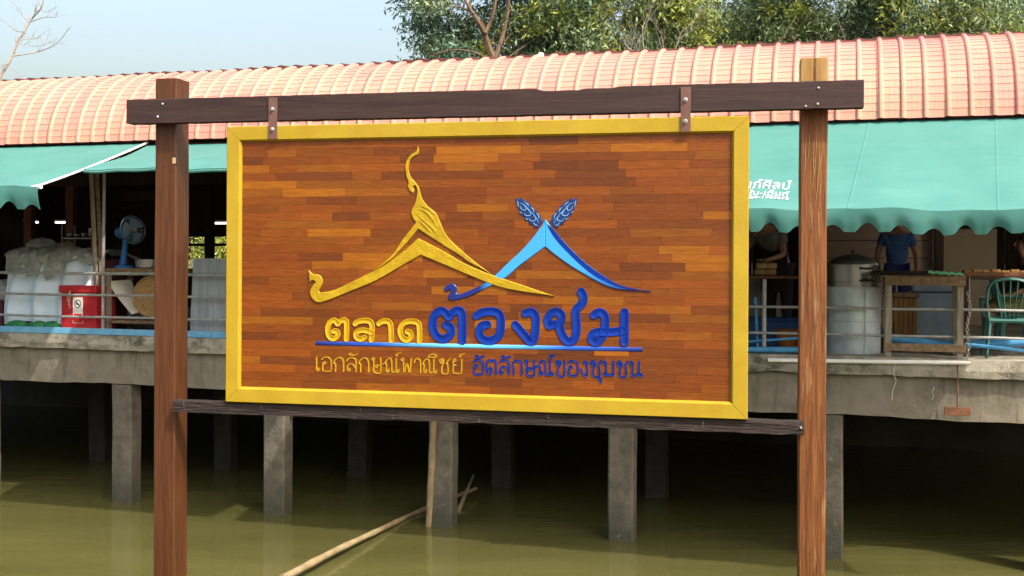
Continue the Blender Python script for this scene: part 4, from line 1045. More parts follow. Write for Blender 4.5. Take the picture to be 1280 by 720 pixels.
    def tr(u, v):
        x = a0.x + (a1.x - a0.x) * (v ** 1.25); z = a0.z - (a0.z - a1.z) * v
        return (x + .26 * (u - .0) * (1 - .55 * v), .36 + .28 * (u - .1) + .0, z + .05 * u)
    t = solo('white_tray', MB().grid(lambda u, v: (lambda q: (q[0], .34 + .30 * u, q[2]))(tr(u * .35, v)), 10, 12, (.05, 0, .02)), 'off_white', (a1.x, .45, zl), 'off white plastic tray leaning by the woven basket tray', 'tray', smooth=True)
    # round woven tray
    c = F.on(189, 371, .42); r = .27
    t = Thing('woven_tray', (c.x, .42, c.z - r), 'round tan woven tray standing on edge on the lower shelf', 'woven tray')
    t.part('weave', MB().lathe([(.001, .020), (r * .9, .016), (r * .97, .0), (r * .97, -.03), (r * .9, -.012), (.001, -.006)], (c.x, .42, c.z), 36, 'y'), 'basket', smooth=True)
    rim = MB().tube([(c.x + r * math.cos(k * math.pi / 18), .41, c.z + r * math.sin(k * math.pi / 18)) for k in range(37)], .012, 6, cap=False)
    t.part('rim', rim, 'basket')
    # grey sheet metal panel with shallow folds
    a = F.on(237, 370, .14).x; b = F.on(330, 370, .14).x; zt2 = F.on(255, 323, .14).z
    def sm(u, v):
        s = a + (b - a) * u; return (s + .03 * v, .14 - .0 + .010 * abs(math.sin(s * 9)) + .03 * v, DECK + (zt2 - DECK) * v)
    solo('metal_sheet', MB().grid(sm, 40, 4, (0, .006, 0)), 'sheet_metal', ((a + b) / 2, .14, DECK), 'plain grey metal sheet standing behind the railing', 'metal sheet')
    # fluorescent tubes deep inside
    for px, py, yy, L in ((39, 278, 6.8, .34), (77, 278, 6.8, .30), (278, 279, 7.2, .42)):
        p = F.on(px, py, yy)
        t = Thing('tube_lamp', (p.x, yy, p.z), {39: 'lit fluorescent tube seen above the clear plastic bag', 77: 'lit fluorescent tube seen above the tan bundle', 278: 'lit fluorescent tube seen above the grey metal sheet'}[px], 'lamp')
        t.part('housing', MB().box((p.x - L / 2, yy - .03, p.z + .02), (p.x + L / 2, yy + .03, p.z + .06)), 'white_paint')
        t.part('tube', MB().tube([(p.x - L / 2, yy, p.z), (p.x + L / 2, yy, p.z)], .019, 8), 'tube_light')
        t.part('hanger', MB().tube([(p.x, yy, p.z + .06), (p.x, yy, 5.4)], .006, 5), 'dark_wood')
    # steel dish rack further in
    p = F.on(104, 320, 2.3); w2 = .28
    t = Thing('dish_rack', (p.x, 2.3, DECK), 'tall steel dish rack with stacked bowls behind the covered heap', 'rack')
    for x in (p.x - w2, p.x + w2):
        for yy in (2.15, 2.45): t.part('upright', MB().tube([(x, yy, DECK), (x, yy, 3.75)], .012, 6), 'pipe_grey')
    rg = random.Random(4)
    for z in (2.6, 2.95, 3.25, 3.55):
        t.part('shelf', MB().box((p.x - w2, 2.15, z - .012), (p.x + w2, 2.45, z)), 'galvanised')
        for k in range(4):
            x = p.x - w2 + .08 + k * .13; h = rg.uniform(.05, .16)
            t.part('bowl_stack', MB().lathe([(.03, 0), (.055, .03), (.058, h), (.05, h), (.02, h - .02)], (x, 2.26, z + .001), 14), 'aluminium', smooth=True)
    # grey duct box under the roof
    p = F.on(173, 245, 4.3)
    solo('hanging_signboard', MB().box((p.x - .32, 4.3, p.z - .09), (p.x + .32, 4.35, p.z + .09), .01), 'dark_wood', (p.x, 4.3, p.z), 'dark board hung under the roof behind the fan', 'board')
left_bay()

# ================================================================== RIGHT BAY
def right_bay():
    # steamer: galvanised drum stove and aluminium pot with domed lid
    yc = .50
    a = F.on(1030, 400, yc).x; b = F.on(1101, 400, yc).x; cx = (a + b) / 2; r = (b - a) / 2
    zt = F.on(1066, 359, yc - r).z; zb = DECK
    t = Thing('drum_stove', (cx, yc, zb), 'grey galvanised drum stove standing under the steamer pot', 'stove')
    h = zt - zb
    t.part('drum', MB().lathe([(r * .99, 0), (r, .02), (r, h * .48), (r * 1.02, h * .49), (r * 1.02, h * .51), (r, h * .52), (r, h - .02), (r * 1.02, h - .015), (r * 1.02, h), (r * .8, h)], (cx, yc, zb), 40), 'galvanised', smooth=True)
    t.part('seam', MB().box((cx + r * .42, yc - r * .93, zb + .01), (cx + r * .48, yc - r * .86, zt - .02)), 'galvanised')
    pz = zt + .001; rp = r * .88
    t = Thing('steamer_pot', (cx, yc, pz), 'aluminium steamer pot with domed lid on the drum stove', 'pot')
    ph = F.on(1066, 333, yc - rp).z - pz
    t.part('body', MB().lathe([(rp, 0), (rp, .03), (rp * 1.02, .035), (rp * 1.02, .055), (rp, .06), (rp, ph), (rp * 1.03, ph + .005), (rp * 1.03, ph + .02), (rp * .9, ph + .02)], (cx, yc, pz), 40), 'aluminium', smooth=True)
    lid = t.part('lid', MB().lathe([(rp * 1.01, 0), (rp * .98, .02), (rp * .86, .05), (rp * .80, .055), (rp * .6, .085), (rp * .55, .088), (rp * .3, .108), (.02, .115)], (cx, yc, pz + ph + .021), 40), 'aluminium', smooth=True)
    t.part('knob', MB().lathe([(.010, 0), (.010, .02), (.022, .025), (.022, .04), (.01, .045)], (cx, yc, pz + ph + .135), 12), 'black_plastic', lid, smooth=True)
    ang = R(-58)
    for zz in (pz + ph - .02, pz + .075):
        d = Vector((math.cos(ang), math.sin(ang), 0)); e = Vector((-d.y, d.x, 0)); o = Vector((cx, yc, zz)) + d * rp
        t.part('handle', MB().tube([o - e * .07 - d * .01, o - e * .07 + d * .04, o + e * .07 + d * .04, o + e * .07 - d * .01], .012, 6), 'black_plastic')
    # open wooden table frame on the slab edge
    y0, y1 = -.02, .50
    a = F.on(1107, 400, y0).x; b = F.on(1205, 400, y0).x
    z1 = F.on(1155, 346.5, y0).z; z2 = F.on(1155, 357, y0).z; z3_ = F.on(1155, 430, y0).z; z4_ = F.on(1155, 439.5, y0).z
    t = Thing('work_table', ((a + b) / 2, .25, DECK), 'rough open wooden table frame beside the drum stove', 'table')
    for x in (a + .03, b - .035):
        for yy in (y0 + .016, y1): t.part('leg', MB().box((x - .032, yy, DECK), (x + .032, yy + .05, z1 - .01), .004), 'grey_wood')
    for yy in (y0 - .012, y1 + .05):
        t.part('apron', MB().box((a - .012, yy, z2), (b + .016, yy + .027, z1), .004), 'old_wood')
        t.part('stretcher', MB().box((a - .012, yy, z4_), (b + .02, yy + .027, z3_), .004), 'old_wood')
    for k in range(4):
        t.part('top_board', MB().box((a - .05, y0 + .03 + k * .135, z1 - .004), (b + .02, y0 + .155 + k * .135, z1 + .018), .003), 'old_wood')
    zt = z1 + .019
    p0 = F.on(1105, 341, .05).x; p1 = F.on(1160, 341, .05).x; p2 = F.on(1199, 341, .05).x
    solo('dark_tray', MB().box((p0 - .10, .03, zt), (p1 - .01, .45, zt + .045), .008), 'rail_weathered', ((p0 + p1) / 2, .2, zt), 'dark flat tray on the rough wooden table', 'tray')
    solo('green_mat', MB().grid(lambda u, v: (p1 + (p2 - p1 + .04) * u, .02 + .42 * v, zt + .05 - .02 * u + .006 * math.sin(u * 30)), 24, 3, (0, 0, -.03)), 'mat_green', (p1, .2, zt), 'pale green ribbed mat on the rough wooden table', 'mat')
    # long tray of golden food on a counter to the right
    a2 = F.on(1200, 340, .45).x; b2 = 6.9; zc = F.on(1240, 346, .3).z
    t = Thing('grill_counter', ((a2 + b2) / 2, .5, DECK), 'dark counter behind the green plastic chair, carrying a long slatted tray', 'counter')
    t.part('top', MB().box((a2, .25, zc - .03), (b2, .85, zc), .004), 'dark_wood')
    for x in (a2 + .05, b2 - .05):
        for yy in (.30, .78): t.part('leg', MB().box((x - .025, yy, DECK), (x + .025, yy + .05, zc - .03)), 'dark_wood')
    tt = Thing('slatted_tray', ((a2 + b2) / 2, .5, zc), 'long tray edged with golden slats on the dark counter', 'tray')
    tt.part('tray_bed', MB().box((a2 + .02, .30, zc + .002), (b2 - .05, .80, zc + .045), .004), 'rust')
    k = 0; x = a2 + .05
    while x < b2 - .12:
        tt.part('slat', MB().box((x, .52, zc + .046), (x + .085, .80, zc + .066 + .012 * (k % 2)), .004), 'crate_wood'); x += .095; k += 1
    # blue shirted person, back turned, further in
    # crate under the table, blue grey tub, blue crates
    f0 = F.on(1132, 412, 1.0); a3 = F.on(1117, 400, 1.0).x; b3 = F.on(1147, 400, 1.0).x; zt3 = F.on(1130, 372, 1.0).z
    t = Thing('slatted_crate', ((a3 + b3) / 2, 1.1, DECK), 'yellowish wooden crate under the rough table', 'crate')
    n = 5
    for k in range(n):
        t.part('slat', MB().box((a3 + (b3 - a3) * k / n + .003, 1.0, DECK + .06), (a3 + (b3 - a3) * (k + 1) / n - .003, 1.02, zt3), .002), 'crate_wood')
    t.part('top_board', MB().box((a3 - .02, .98, zt3 + .002), (b3 + .02, 1.4, zt3 + .05), .004), 'old_wood')
    t.part('case', MB().box((a3 + .01, 1.022, DECK), (b3 - .01, 1.38, zt3)), 'dark_wood')
    c = F.on(1180, 390, 1.7)
    t = Thing('ice_chest', (c.x, 1.9, DECK), 'large blue grey chest with thick lid behind the rough table', 'ice chest')
    zt4 = F.on(1180, 366, 1.6).z
    t.part('body', MB().box((c.x - .36, 1.6, DECK), (c.x + .26, 2.2, zt4), .03), 'tub_blue')
    t.part('lid', MB().box((c.x - .38, 1.58, zt4 + .002), (c.x + .28, 2.22, zt4 + .19), .03), 'tub_blue')
    # left of the drum: curved counter edge, blue plastic crate, cabinet, box of bread
    y = .55
    a4 = F.on(930, 350, y).x; b4 = F.on(1004, 350, y).x; zc4 = F.on(965, 345, y).z
    t = Thing('serving_table', ((a4 + b4) / 2, .8, DECK), 'dark serving table below the brown food packs', 'table')
    t.part('top', MB().box((a4 - .3, y, zc4 - .03), (b4, y + .6, zc4), .006), 'rust')
    for x in (a4 - .27, b4 - .03):
        for yy in (y + .03, y + .53): t.part('leg', MB().box((x - .022, yy, DECK), (x + .022, yy + .045, zc4 - .03)), 'dark_wood')
    for i, (px, py) in enumerate(((950, 333), (963, 332), (952, 325), (964, 324))):
        p = F.on(px, py, y + .15); rg = random.Random(i + 40)
        def fn(u, v, p=p, i=i):
            th = 2 * math.pi * u; f = math.pi * v; pw = lambda q: math.copysign(abs(q) ** .5, q)
            return (p.x + .068 * pw(math.sin(f)) * pw(math.cos(th)) * (1 + .06 * math.sin(9 * f + i)), y + .15 + .06 * pw(math.sin(f)) * pw(math.sin(th)), zc4 + (.042 if i < 2 else .118) - .037 * pw(math.cos(f)) * (1 + .1 * math.sin(6 * th + i)))
        solo('food_pack', MB().grid(fn, 20, 12), 'cardboard', (p.x, y + .15, zc4 + (0 if i < 2 else .08)), 'brown food pack stacked on the dark serving table', 'food pack', 'brown food packs on the serving table', smooth=True)
    p = F.on(958, 415, 1.15)
    t = Thing('blue_crate', (p.x, 1.3, DECK), 'dark blue plastic crate under the serving table', 'crate')
    t.part('shell', MB().box((p.x - .30, 1.1, DECK), (p.x + .38, 1.5, DECK + .30), .012), 'crate_blue')
    for k in range(8): t.part('rib', MB().box((p.x - .27 + k * .083, 1.09, DECK + .03), (p.x - .25 + k * .083, 1.099, DECK + .27)), 'crate_blue')
    t.part('rim', MB().box((p.x - .31, 1.08, DECK + .302), (p.x + .39, 1.52, DECK + .335), .008), 'crate_blue')
    p = F.on(952, 375, 1.7)
    t = Thing('pale_cabinet', (p.x, 2.0, DECK), 'pale grey cabinet of upright boards behind the serving table', 'cabinet')
    for k in range(5): t.part('door_board', MB().box((p.x - .35 + k * .14, 1.7, DECK), (p.x - .216 + k * .14, 1.73, DECK + .78), .003), 'grey_wood')
    t.part('case', MB().box((p.x - .35, 1.732, DECK), (p.x + .35, 2.1, DECK + .80)), 'grey_wood')
    p = F.on(984, 420, 1.0)
    t = Thing('orange_basin', (p.x, 1.0, DECK), 'orange plastic basin beside the drum stove', 'basin')
    t.part('bowl', MB().lathe([(.12, 0), (.19, .20), (.205, .205), (.205, .215), (.185, .212), (.11, .015)], (p.x + .05, .85, DECK), 24), 'orange_pl', smooth=True)
    # blue water pipes along the deck edge
    def pipe(pts, r_, label):
        P = [F.on(px, py, yy) for px, py, yy in pts]
        solo('water_pipe', MB().tube([tuple(p) for p in P], r_, 10), 'blue_pipe', tuple(P[0]), label, 'pipe', 'blue water pipes on the deck', smooth=True)
    pipe([(930, 437, .0), (1010, 437.5, .0), (1030, 438, .0)], .035, 'thick blue water pipe lying at the deck edge beside the drum stove')
    pipe([(944, 372, .2), (947, 430, .12), (948, 436, .08)], .018, 'thin blue pipe standing upright behind the low railing')
    pipe([(935, 427, .10), (992, 423, .10), (1010, 422, .10)], .016, 'thin blue pipe running level behind the low railing')
    pipe([(1112, 422, .55), (1180, 432, .55), (1290, 427, .55)], .050, 'thick blue water pipe running behind the rough table legs')
    pipe([(1206, 430.5, .12), (1250, 435, .12), (1300, 441, .12)], .020, 'thin blue water pipe slanting down below the chairs')
    # pale pipe along the front of the slab
    P = [F.on(960, 450, -.14), F.on(1090, 452, -.14), F.on(1213, 453.5, -.14)]
    solo('pale_pipe', MB().tube([tuple(p) for p in P], .022, 10), 'white_paint', tuple(P[0]), 'long pale pipe fixed along the slab edge under the rough table', 'pipe', smooth=True)
    # chain
    p = F.on(1212, 365, -.02); q = F.on(1209, 448, -.02)
    t = Thing('chain', (q.x, -.02, q.z), 'steel chain hanging beside the rough table leg', 'chain')
    n = 22; L = (p - q)
    for k in range(n):
        c = q + L * ((k + .5) / n) + Vector((.012 * math.sin(k * .5), 0, 0)); hl = L.length / n * .72
        rot = k % 2; pts = []
        for m in range(13):
            a_ = 2 * math.pi * m / 12; u_ = math.cos(a_) * .014; v_ = math.sin(a_) * hl
            pts.append((c.x + (u_ if rot else u_ * .35), c.y + (0 if rot else u_), c.z + v_))
        t.part('link', MB().tube(pts, .0045, 5, cap=False), 'chain')
    pt = F.on(1212, 345, -.02)
    t.part('hook', MB().tube([(p.x, -.02, p.z + .01), (p.x, .0, pt.z)], .004, 5), 'chain')
    # rod with rusty plate hanging below the slab, and strings
    p = F.on(1197, 452, -.13); q = F.on(1197, 514, -.13)
    t = Thing('hanging_plate', (q.x, -.13, q.z), 'rusty plate hanging on a rod in front of the concrete beam', 'plate')
    t.part('rod', MB().tube([tuple(p), tuple(q)], .009, 6), 'rust'); hw = F.on(1214, 514, -.13).x - q.x
    t.part('plate', MB().box((q.x - hw, -.15, q.z - .045), (q.x + hw, -.11, q.z + .042), .004), 'rust')
    for pts, lab in (([(1119, 455), (1117, 468), (1120, 476), (1116, 488), (1115, 500)], 'long pale string dangling from the slab edge'), ([(1168, 484), (1165, 490), (1167, 495), (1164, 500)], 'short pale string stuck to the concrete beam')):
        P = [F.on(x, y_, -.125 if len(pts) == 5 else -.006) for x, y_ in pts]
        solo('string', MB().tube(spline([tuple(p) for p in P], 4), .003, 5), 'string', tuple(P[-1]), lab, 'string')
    # lit lamp tube
    p = F.on(1222, 275, 4.6)
    t = Thing('hanging_lamp', (p.x, 4.6, p.z), 'lit pale lamp hanging in front of the cream wall', 'lamp')
    t.part('glass', MB().lathe([(.03, -.09), (.04, -.08), (.04, .06), (.03, .08)], (p.x, 4.6, p.z), 12), 'bulb_light', smooth=True)
    t.part('cord', MB().tube([(p.x, 4.6, p.z + .08), (p.x, 4.6, 5.42)], .006, 5), 'black_plastic')
right_bay()

# ------------------------------------------------------------------ plastic chairs
def chair(loc, rot, label):
    t = Thing('plastic_chair', loc, label, 'chair', 'green plastic chairs at the counter'); t.e.rotation_euler.z = F.a + rot; t.b = Vector((0, 0, 0))
    # local: back at -y (towards the canal when rot = 0)
    m = 'chair_green'
    t.part('seat', MB().grid(lambda u, v: (-.21 + .42 * u, -.20 + .41 * v, .43 - .02 * math.sin(math.pi * u) * math.sin(math.pi * v)), 8, 8, (0, 0, -.022)), m, smooth=True)
    for sx in (-1, 1):
        for sy in (-1, 1):
            t.part('leg', MB().tube([(sx * .19, sy * .18, .42), (sx * .225, sy * .225, 0)], [.040, .026], 6, ell=(1, .6)), m, smooth=True)
    up = [(-.20, -.19, .42), (-.225, -.24, .62), (-.20, -.275, .78), (-.08, -.29, .84), (.08, -.29, .84), (.20, -.275, .78), (.225, -.24, .62), (.20, -.19, .42)]
    t.part('back_frame', MB().tube(spline(up, 4), .024, 6, ell=(1, .7)), m, smooth=True)
    for k in range(5):
        x = -.13 + .065 * k
        t.part('back_slat', MB().tube([(x * .55, -.205, .43), (x * .9, -.25, .63), (x * 1.15, -.285, .83)], [.017, .022, .024], 6, ell=(1, .35)), m, smooth=True)
    t.part('seat_apron', MB().tube([(-.20, -.20, .40), (.20, -.20, .40)], .026, 6), m)
    for sx in (-1, 1):
        t.part('armrest', MB().tube(spline([(sx * .225, -.235, .62), (sx * .245, -.05, .63), (sx * .24, .14, .61), (sx * .215, .20, .42)], 4), .021, 6, ell=(1, .7)), m, smooth=True)
    return t
c = F.on(1259, 430, .36); CH1 = (c.x, .42, DECK)
chair(CH1, 0.0, 'green plastic chair with its slatted back against the low railing')
CH2 = (c.x + .26, 1.45, DECK)
chair(CH2, -math.pi / 2, 'green plastic chair occupied by the person in black')

# ================================================================== PEOPLE
def skin_mesh(name, verts, edges, root, sub=2):
    me = bpy.data.meshes.new(name); me.from_pydata([v[0] for v in verts], edges, [])
    ob = bpy.data.objects.new(name, me); COL.objects.link(ob)
    ob.modifiers.new('skin', 'SKIN'); ob.modifiers.new('sub', 'SUBSURF').levels = sub
    ob.modifiers['skin'].use_smooth_shade = True
    sv = me.skin_vertices[0].data
    for i, v in enumerate(verts):
        r = v[1]; sv[i].radius = (r, r) if not isinstance(r, tuple) else r
        sv[i].use_root = (i == root)
    dg = bpy.context.evaluated_depsgraph_get(); out = bpy.data.meshes.new_from_object(ob.evaluated_get(dg))
    bpy.data.objects.remove(ob); bpy.data.meshes.remove(me)
    out.name = name; return out
def person(loc, rot, label, J, shirt, legs, long_legs=True, apron=None):
    t = Thing('person', loc, label, 'person'); t.e.rotation_euler.z = F.a + rot
    base = {'pelvis': (0, 0, .95), 'waist': (0, .0, 1.08), 'chest': (0, .01, 1.27), 'neckb': (0, .02, 1.43), 'neck': (0, 0, 1.50), 'jaw': (0, -.025, 1.555), 'head': (0, -.01, 1.645), 'crown': (0, .0, 1.715)}
    sym = {'sh': (.175, .02, 1.395), 'el': (.235, .05, 1.12), 'wr': (.245, -.04, .885), 'pa': (.245, -.065, .82), 'hip': (.09, 0, .91), 'kn': (.105, -.02, .50), 'an': (.105, .02, .09), 'ba': (.115, -.09, .035), 'to': (.12, -.17, .025)}
    P = {k: Vector(v) for k, v in base.items()}
    for k, v in sym.items():
        P[k + 'L'] = Vector(v); P[k + 'R'] = Vector((-v[0], v[1], v[2]))
    for k, v in J.items(): P[k] = Vector(v)
    rad = {'pelvis': (.135, .105), 'waist': (.125, .095), 'chest': (.145, .105), 'neckb': .075, 'neck': .052, 'jaw': (.062, .07), 'head': (.078, .092), 'crown': (.05, .06)}
    rs = {'sh': .060, 'el': .042, 'wr': .027, 'pa': (.036, .020), 'hip': .088, 'kn': .056, 'an': .038, 'ba': .038, 'to': .026}
    names = list(base) + [k + q for q in 'LR' for k in sym]
    idx = {k: i for i, k in enumerate(names)}
    V = [(P[k], rad.get(k) or rs[k[:-1]]) for k in names]
    ch = [('pelvis', 'waist'), ('waist', 'chest'), ('chest', 'neckb'), ('neckb', 'neck'), ('neck', 'jaw'), ('jaw', 'head'), ('head', 'crown')]
    for q in 'LR':
        ch += [('neckb', 'sh' + q), ('sh' + q, 'el' + q), ('el' + q, 'wr' + q), ('wr' + q, 'pa' + q), ('pelvis', 'hip' + q), ('hip' + q, 'kn' + q), ('kn' + q, 'an' + q), ('an' + q, 'ba' + q), ('ba' + q, 'to' + q)]
    E = [(idx[a], idx[b_]) for a, b_ in ch]
    for q in 'LR':                                     # five fingers, thumb from the side of the palm
        w_, p = P['wr' + q], P['pa' + q]; d = (p - w_).normalized(); sd = Vector((0, 1, 0)); sd = (sd - d * sd.dot(d)).normalized(); fl = d.cross(sd).normalized() * (1 if q == 'L' else -1)
        for k, (o, ln) in enumerate(((-.027, .062), (-.009, .072), (.009, .068), (.027, .052))):
            a = p + sd * o * -1 + d * .012; i0 = len(V)
            V += [(a + d * .02, .010), (a + d * (.02 + ln * .55) - fl * .008, .0088), (a + d * (.02 + ln) - fl * .026, .0075)]
            E += [(idx['pa' + q], i0), (i0, i0 + 1), (i0 + 1, i0 + 2)]
        i0 = len(V); b0 = w_ + (p - w_) * .55
        V += [(b0 - sd * .042 + d * .01, .011), (b0 - sd * .052 + d * .045 - fl * .012, .009)]
        E += [(idx['pa' + q], i0), (i0, i0 + 1)]
    me = skin_mesh('body', V, E, idx['pelvis']); me.materials.append(MATS['skin']); put('body', me, t.e)
    hd = P['head']; up = (P['crown'] - P['jaw']).normalized()
    face = Vector((0, -1, 0)); face = (face - up * face.dot(up)).normalized(); side = face.cross(up)
    MB().tube([hd + face * .085 + up * .02, hd + face * .108 - up * .022, hd + face * .09 - up * .032], [.007, .014, .008], 8).build('nose', 'skin', t.e, smooth=True)
    for sgn in (-1, 1): MB().tube([hd + side * .078 * sgn + up * .025, hd + side * .09 * sgn - face * .01, hd + side * .076 * sgn - up * .03], [.010, .018, .009], 8).build('ear', 'skin', t.e, smooth=True)
    MB().tube([hd + face * .083 - up * .058 - side * .024, hd + face * .09 - up * .058, hd + face * .083 - up * .058 + side * .024], [.003, .007, .003], 6).build('mouth', 'skin', t.e, smooth=True)
    for sgn in (-1, 1): MB().lathe([(.001, -.012), (.011, -.004), (.011, .004), (.001, .012)], tuple(hd + face * .084 + side * .032 * sgn + up * .012), 8).build('eye', 'eye', t.e)
    hm = MB(); rg = random.Random(2)
    def hf(u, v):
        th = 2 * math.pi * u; f = math.radians(100) * v
        front = max(0.0, math.cos(th)); lim = f * (1 - .38 * front)
        rr = .105 + .006 * math.sin(11 * th + 5 * f)
        return hd + up * (.012 + rr * 1.02 * math.cos(lim)) + (face * math.cos(th) * 1.06 + side * math.sin(th) * .88) * rr * math.sin(lim) - face * .012
    hm.grid(hf, 24, 10); hm.build('hair', 'hair', t.e, smooth=True)
    # clothing follows the same joints with a little ease
    def cloth(name, keys, links, grow, m, extra=None):
        ii = {k: i for i, k in enumerate(keys)}; VV = []
        for k in keys:
            if k in (extra or {}): VV.append(extra[k]); continue
            r_ = rad.get(k) or rs[k[:-1]]; g_ = grow
            VV.append((P[k], tuple(x + g_ for x in r_) if isinstance(r_, tuple) else r_ + g_))
        me_ = skin_mesh(name, VV, [(ii[a], ii[b_]) for a, b_ in links], 0); me_.materials.append(MATS[m]); put(name, me_, t.e)
    ex = {}
    for q in 'LR': ex['sl' + q] = (P['sh' + q].lerp(P['el' + q], .62), .064)
    ex['hem'] = (P['pelvis'] + (P['pelvis'] - P['waist']) * .45, (.158, .128))
    cloth('shirt', ['chest', 'waist', 'hem', 'neckb', 'shL', 'shR', 'slL', 'slR'], [('hem', 'waist'), ('waist', 'chest'), ('chest', 'neckb'), ('neckb', 'shL'), ('neckb', 'shR'), ('shL', 'slL'), ('shR', 'slR')], .022, shirt, ex)
    ex = {}
    for q in 'LR': ex['cu' + q] = (P['kn' + q].lerp(P['an' + q], .82 if long_legs else .02), .062 if long_legs else .085)
    ks = ['pelvis', 'hipL', 'hipR'] + (['knL', 'knR'] if long_legs else []) + ['cuL', 'cuR']
    ln = [('pelvis', 'hipL'), ('pelvis', 'hipR')]
    for q in 'LR': ln += [('hip' + q, 'kn' + q), ('kn' + q, 'cu' + q)] if long_legs else [('hip' + q, 'cu' + q)]
    cloth('trousers' if long_legs else 'shorts', ks, ln, .018, legs, ex)
    if apron:
        w_ = P['waist']
        MB().grid(lambda u, v: (w_.x - .17 + .34 * u, w_.y - .135 - .03 * math.sin(math.pi * u), w_.z + .18 - .62 * v), 8, 8, (0, -.006, 0)).build('apron', apron, t.e, smooth=True)
    return t
p = F.on(1121, 340, 4.3)
person((p.x, 4.3, DECK), math.pi, 'person in a blue shirt standing with their back turned behind the rough table', {'elL': (.27, .03, 1.14), 'elR': (-.26, .0, 1.13), 'wrR': (-.27, -.14, .92), 'paR': (-.27, -.19, .88)}, 'shirt_blue', 'shorts_blue', False)
p = F.on(972, 320, 1.55)
person((p.x + .02, 1.55, DECK), R(-20), 'person in grey shirt and black apron leaning towards the brown food packs',
       {'waist': (0, -.02, 1.08), 'chest': (-.05, -.10, 1.25), 'neckb': (-.08, -.16, 1.40), 'neck': (-.10, -.20, 1.46), 'jaw': (-.11, -.245, 1.51), 'head': (-.12, -.25, 1.60), 'crown': (-.12, -.24, 1.67),
        'shL': (.08, -.12, 1.375), 'shR': (-.25, -.14, 1.355), 'elL': (.14, -.20, 1.10), 'wrL': (.04, -.40, 1.04), 'paL': (.0, -.46, 1.03), 'elR': (-.36, -.24, 1.14), 'wrR': (-.32, -.46, 1.06), 'paR': (-.30, -.52, 1.04)},
       'shirt_grey', 'black_cloth', True, 'black_cloth')
# seated in the second chair, facing left
def seat_pose():
    J = {'pelvis': (0, .04, .53), 'waist': (0, .08, .66), 'chest': (0, .08, .86), 'neckb': (0, .06, 1.02), 'neck': (0, .03, 1.09), 'jaw': (0, .0, 1.145), 'head': (0, .01, 1.235), 'crown': (0, .02, 1.305)}
    for q, sg in (('L', 1), ('R', -1)):
        J.update({'sh' + q: (.175 * sg, .07, .985), 'el' + q: (.25 * sg, .03, .72), 'wr' + q: (.20 * sg, -.18, .635), 'pa' + q: (.18 * sg, -.235, .625),
                  'hip' + q: (.09 * sg, .02, .52), 'kn' + q: (.12 * sg, -.40, .515), 'an' + q: (.12 * sg, -.38, .09), 'ba' + q: (.125 * sg, -.48, .035), 'to' + q: (.13 * sg, -.56, .025)})
    return J
person((CH2[0] + .05, CH2[1], DECK), -math.pi / 2, 'person in a black shirt and olive shorts seated facing along the deck', seat_pose(), 'black_cloth', 'olive_cloth', False)

# ================================================================== POLES IN THE WATER
def poles():
    a = F.flat(352, 724, .10); b = F.flat(520, 641, .02); c = F.on(595, 597, 1.9)
    P = [a, a.lerp(b, .33) + Vector((0, 0, .02)), a.lerp(b, .66) + Vector((.0, 0, .01)), b, Vector((c.x, c.y, .10))]
    mb = MB(); pts = spline([tuple(p) for p in P], 8); mb.tube(pts, [.040 - .018 * i / (len(pts) - 1) + (.005 if i % 5 == 0 else 0) for i in range(len(pts))], 10)
    solo('bamboo_pole', mb, 'bamboo', tuple(a), 'long bamboo pole floating aslant from the open water under the pier', 'pole', smooth=True)
    p = F.on(541, 524, -.08); q = F.flat(535, 657, 0)
    d = Vector((p.x, -.05, p.z)); e = Vector((q.x, q.y, -.4))
    mb = MB(); pts = [e.lerp(d, k / 12) for k in range(13)]; mb.tube(pts, [.042 + (.005 if k % 3 == 0 else 0) for k in range(13)], 10)
    solo('bamboo_pole', mb, 'bamboo', tuple(e), 'upright bamboo pole leaning on the pier column', 'pole', smooth=True)
    p = F.on(572, 628, .8); q = F.on(592, 594, 2.2)
    solo('drift_branch', MB().tube([(p.x, .8, .0), ((p.x + q.x) / 2, 1.5, .12), (q.x, 2.2, .22)], [.03, .024, .012], 7), 'bamboo', (p.x, .8, 0), 'short grey driftwood branch rising from the water behind the column', 'branch', smooth=True)
poles()

